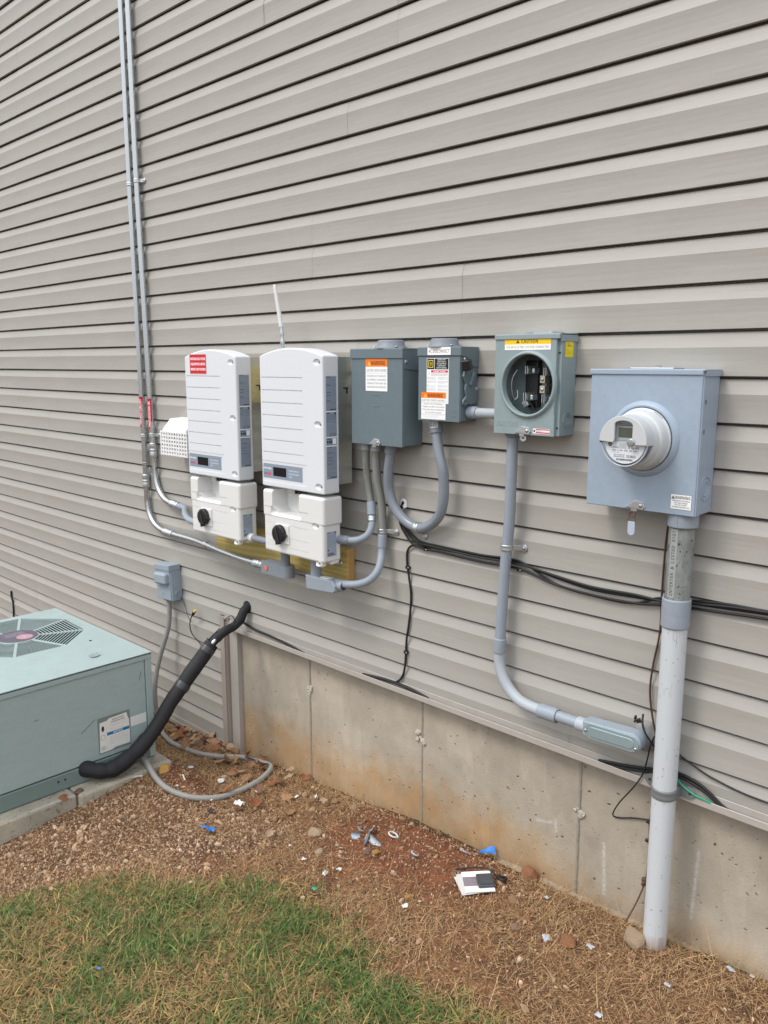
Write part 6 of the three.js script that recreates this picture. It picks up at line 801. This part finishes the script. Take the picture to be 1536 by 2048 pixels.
for (let k = 0; k < 74; k++) {
  let x, z; if (k < 44) { x = rr(-3.75, -3.2); z = 0.02 + 0.16 * rnd() * rnd() + (k % 5 === 0 ? 0.08 : 0); } else if (k < 66) { x = rr(-3.25, -2.72); z = rr(-0.01, 0.14) + (rnd() > 0.6 ? 0.1 : 0); } else { x = rr(-3.1, -2.4); z = rr(0.1, 0.5); }
  const g = leafGeo(rr(0.024, 0.05)); g.rotateX(rr(-0.5, 0.5)); g.rotateZ(rr(-0.5, 0.5)); g.rotateY(rr(0, 6.28)); g.translate(x, gy(x, z) + rr(0.01, 0.034), z);
  const where = k < 44 ? 'in the litter under the lowest siding' : k < 66 ? 'at the concrete foot beside the corner board' : 'lying loose around the conduit loop';
  single('dead_leaf', g, leafMats[k % 5], `${['brown', 'tawny', 'dark brown', 'pale tan', 'rusty'][k % 5]} dead leaf ${where}`, 'leaf', 'dead leaves at the wall corner');
}
{ const g = leafGeo(0.05); g.rotateY(1.2); g.translate(-3.02, gy(-3.02, 0.2) + 0.01, 0.2); single('dead_leaf', g, leafMats[3], 'broad flat tan leaf inside the ribbed conduit loop', 'leaf'); const h = leafGeo(0.05); h.scale(1, 1, 0.5); h.rotateZ(0.5); h.rotateY(0.9); h.translate(-2.86, gy(-2.86, 0.36) + 0.022, 0.37); single('dead_leaf', h, leafMats[4], 'long rusty leaf caught on the ribbed conduit', 'leaf'); const q = leafGeo(0.038); q.rotateY(2.2); q.scale(1, 0.6, 1); q.translate(-3.39, 0.467, 0.674); single('dead_leaf', q, std(lin(0.24, 0.30, 0.31), 0.8, 0, { side: THREE.DoubleSide }), 'bleached grey leaf lying on top of the air conditioner', 'leaf'); const e = leafGeo(0.034); e.rotateZ(0.9); e.rotateY(0.4); e.translate(-3.1, gy(-3.1, 0.06) + 0.035, 0.06); single('dead_leaf', e, leafMats[4], 'red-brown leaf draped over the conduit below the corner board', 'leaf'); }
// scraps
function scrap(name, x, z, w, l, mat, label, cat, o = {}) {
  const g = new THREE.PlaneGeometry(w, l, 5, 5); g.rotateX(-Math.PI / 2); const p = g.attributes.position, s = rnd() * 90; for (let i = 0; i < p.count; i++) { const a = p.getX(i), b = p.getZ(i), e = 1 - 0.35 * noise(Math.atan2(b, a) * 2.2 + s, s, 5); p.setXYZ(i, a * e, (o.crumple ?? 0.2) * w * (fbm(a / w * 2.5 + s, b / l * 2.5, 3, 15) - 0.3), b * e); }
  const t = g.clone(); const pos = t.attributes.position; for (let i = 0; i < pos.count; i++) pos.setY(i, pos.getY(i) - 0.0008); g.rotateY(o.a ?? rr(0, 6.28)); g.computeVertexNormals(); g.translate(x, gy(x, z) + (o.dy ?? 0.012), z);
  return single(name, g, mat, label, cat, o.group);
}
const blueM = std(lin(0.03, 0.20, 0.62), 0.5, 0, { side: THREE.DoubleSide }), paleM = std(lin(0.45, 0.49, 0.56), 0.5, 0, { side: THREE.DoubleSide }), whiteM = std(lin(0.6, 0.6, 0.59), 0.5, 0, { side: THREE.DoubleSide });
scrap('tape_scrap', -2.64, 0.6, 0.06, 0.036, blueM, 'crumpled blue tape scrap between the lawn and the conduit loop', 'tape', { crumple: 0.7, a: 0.4, dy: 0.018 }); scrap('tape_scrap', -1.69, 0.005, 0.075, 0.035, blueM, 'crumpled blue tape scrap on the red soil near the concrete', 'tape', { crumple: 0.6, a: 0.75, dy: 0.02 }); scrap('tape_scrap', -2.147, 1.319, 0.014, 0.01, blueM, 'tiny blue tape bit lost in the lawn grass', 'tape', { dy: 0.03 });
scrap('green_scrap', -1.985, 0.6, 0.026, 0.018, std(lin(0.02, 0.36, 0.2), 0.4, 0, { side: THREE.DoubleSide }), 'small bright green plastic scrap at the lawn edge', 'scrap', { crumple: 0.6, dy: 0.02 });
for (const [x, z, w, l] of [[-1.245, 0.283, 0.022, 0.034], [-1.124, 0.222, 0.02, 0.026], [-0.874, 0.218, 0.014, 0.022], [-0.963, 0.452, 0.022, 0.018], [-0.867, 0.428, 0.018, 0.02], [-0.776, 0.01, 0.03, 0.02], [-1.365, 0.094, 0.013, 0.02], [-0.72, -0.01, 0.014, 0.016]]) scrap('plastic_scrap', x, z, w, l, paleM, 'pale bluish plastic scrap on the straw near the riser pipe', 'scrap', { crumple: 0.35, group: 'pale plastic scraps near the riser pipe' });
for (const [x, z, w, l] of [[-2.97, 0.3, 0.05, 0.02], [-2.727, 0.386, 0.05, 0.03], [-3.0, 0.52, 0.018, 0.016], [-2.53, 0.12, 0.03, 0.014], [-2.6, 0.17, 0.02, 0.014], [-2.0456, 0.498, 0.03, 0.016], [-2.024, 0.448, 0.024, 0.014], [-1.688, 0.456, 0.024, 0.018], [-2.17, 0.4925, 0.022, 0.014], [-2.29, 0.46, 0.014, 0.012], [-2.78, 0.25, 0.02, 0.015], [-2.85, 0.44, 0.016, 0.014]]) scrap('white_shaving', x, z, w, l, whiteM, 'thin white plastic shaving curled on the soil', 'shaving', { crumple: 0.9, group: 'white plastic shavings on the soil', dy: 0.012 });
single('plastic_strip', bxr(-3.17, gy(-3.17, 0.63) + 0.012, 0.63, 0.075, 0.003, 0.014, 0.001, 0.1, 0.95, 0.12), whiteM, 'narrow white plastic strip beside the tan stone at the pad', 'strip'); single('plastic_strip', bxr(-3.02, gy(-3.02, 0.47) + 0.012, 0.47, 0.06, 0.003, 0.007, 0.001, 0, -0.4, 0.05), std(lin(0.66, 0.62, 0.52), 0.5), 'thin cream strip lying inside the ribbed conduit loop', 'strip'); scrap('plastic_strip', -3.12, 0.37, 0.02, 0.03, paleM, 'pale square plastic chip on the soil inside the conduit loop', 'scrap', { crumple: 0.2, dy: 0.018 });
scrap('black_scrap', -2.776, 0.4955, 0.03, 0.03, std(lin(0.03, 0.03, 0.035), 0.6, 0, { side: THREE.DoubleSide }), 'small crumpled black scrap beside the ribbed conduit', 'scrap', { crumple: 0.9 });
{ // broken grey conduit offcuts
  const t = thing('conduit_offcut', 'cluster of bent grey plastic conduit offcut on the red soil', 'offcut', [-2.1, gy(-2.1, 0.24), 0.24]); const y = gy(-2.1, 0.24);
  const arc = (dx, dy, dz, r, l, a, ry, rx, m) => { const o = new THREE.CylinderGeometry(r, r * 0.92, l, 12, 3, true, 0, a), q = new THREE.CylinderGeometry(r - 0.003, r * 0.92 - 0.003, l, 12, 3, true, 0, a); for (const g of [o, q]) { const p = g.attributes.position; for (let i = 0; i < p.count; i++) p.setY(i, p.getY(i) * (0.8 + 0.5 * noise(p.getX(i) * 160 + l * 900, p.getZ(i) * 160, 8))); } const g = merge([o, q]); g.rotateX(Math.PI / 2 + rx); g.rotateY(ry); g.translate(-2.1 + dx, y + dy, 0.24 + dz); part(t, 'shard', g, m); };
  const shM = M.pvcPale.clone(); shM.side = THREE.DoubleSide; arc(-0.01, 0.014, 0, 0.02, 0.075, 2.2, 0.5, 0.1, shM); arc(-0.03, 0.03, -0.055, 0.018, 0.05, 1.8, 0.8, -0.5, shM); arc(0.035, 0.014, -0.01, 0.017, 0.06, 2.0, 1.5, 0.2, shM); arc(-0.045, 0.012, 0.01, 0.016, 0.03, 2.4, 2.2, 0.1, shM);
  const ring = (x, z, R, label, a = 4.6, mat = M.pvcPale) => { const pts = []; for (let k = 0; k <= 14; k++) { const q = k / 14 * a; pts.push([x + R * Math.cos(q), gy(x, z) + 0.012 + 0.008 * Math.sin(q * 0.7), z + R * (0.9 - 0.015 * k) * Math.sin(q)]); } single('plastic_curl', tube(pts, 0.0035, { rs: 6, step: 0.004 }), mat, label, 'shaving'); };
  ring(-2.026, 0.156, 0.02, 'white ring-shaped plastic curl next to the grey offcut', 6, whiteM); ring(-1.871, 0.202, 0.014, 'small grey plastic curl between the white ring and the papers', 3.6, M.pvcPale); ring(-2.16, 0.2, 0.013, 'faint brownish curl by the grey offcut\'s far side', 4, M.flex); ring(-1.743, 0.062, 0.014, 'grey crescent sliver beside the blue tape on red soil', 2.6, M.pvc);
}
{ // papers with a black flat device and coiled cord
  const x = -1.585, z = 0.19, y = gy(x, z) + 0.012, t = thing('instruction_papers', 'small stack of printed papers lying on the soil near the concrete', 'papers', [x, y, z]);
  const pt = print(0.11, 0.13, (q, w, h) => { q.fillStyle = '#f0efea'; q.fillRect(0, 0, w, h); q.fillStyle = '#7a7078'; q.fillRect(0, h * 0.26, w, h * 0.46); fineLines(q, w * 0.03, w * 0.97, h * 0.28, h * 0.7, 14, '#b7b0b6', 6, 2.4); fineLines(q, w * 0.1, w * 0.9, h * 0.8, h * 0.94, 4, '#a5a4a0', 7, 2); }, 3000);
  const sheet = (dx, dz, a, dy, w = 0.105, l = 0.125) => { const g = bxr(0, 0, 0, w, 0.0022, l, 0.0005); const p = g.attributes.position; for (let i = 0; i < p.count; i++) p.setY(i, p.getY(i) + 0.25 * p.getX(i) * p.getX(i)); g.rotateY(a); g.rotateZ(0.05); g.translate(x + dx, y + dy, z + dz); return g; };
  part(t, 'sheet', sheet(-0.014, 0.016, 0.95, 0.0), whiteM); part(t, 'sheet', sheet(0.0, 0.0, 0.8, 0.004), whiteM); const top = new THREE.PlaneGeometry(0.102, 0.122); top.rotateX(-Math.PI / 2); top.rotateY(0.8); top.rotateZ(0.05); top.translate(x, y + 0.0062, z); part(t, 'printed_page', top, printMat(pt, 0.7));
  const d = thing('black_device', 'flat black rounded pouch lying on the papers', 'pouch', [x + 0.02, y + 0.008, z - 0.01]); part(d, 'pouch', bxr(x + 0.022, y + 0.013, z - 0.014, 0.06, 0.011, 0.075, 0.005, 0, 0.8, 0.05), std(lin(0.05, 0.055, 0.068), 0.35)); part(d, 'flap', bxr(x + 0.022, y + 0.0196, z - 0.014, 0.044, 0.002, 0.058, 0.0009, 0, 0.8, 0.05), std(lin(0.06, 0.066, 0.08), 0.4));
  const c = []; for (let k = 0; k < 6; k++) { const R = 0.018 - 0.001 * k, q = new THREE.TorusGeometry(R, 0.003, 7, 22); q.scale(1, 0.8, 1); q.rotateX(1.1 + 0.08 * k); q.rotateY(0.3 * k); q.translate(x + 0.052 + 0.003 * k, y + 0.012 + 0.002 * k, z - 0.07 + 0.003 * k); c.push(q); } c.push(tube([[x + 0.04, y + 0.01, z - 0.06], [x - 0.01, y + 0.014, z - 0.075], [x - 0.06, y + 0.012, z - 0.04], [x - 0.1, y + 0.006, z - 0.0]], 0.0032, { rs: 7 })); single('coiled_cord', c, M.black, 'black coiled cord behind the papers on the soil', 'cord');
}
{ // stub of wire beyond the air conditioner
  single('black_wire', tube([[-6.03, 0.115, 0.006], [-6.03, 0.08, 0.008], [-6.015, 0.03, 0.006], [-6.02, -0.1, 0.008], [-6.02, -0.35, 0.01]], 0.007, { rs: 7 }), M.cable, 'short black wire hanging on the siding behind the air conditioner', 'wire');
}
renderer.render(scene, camera);
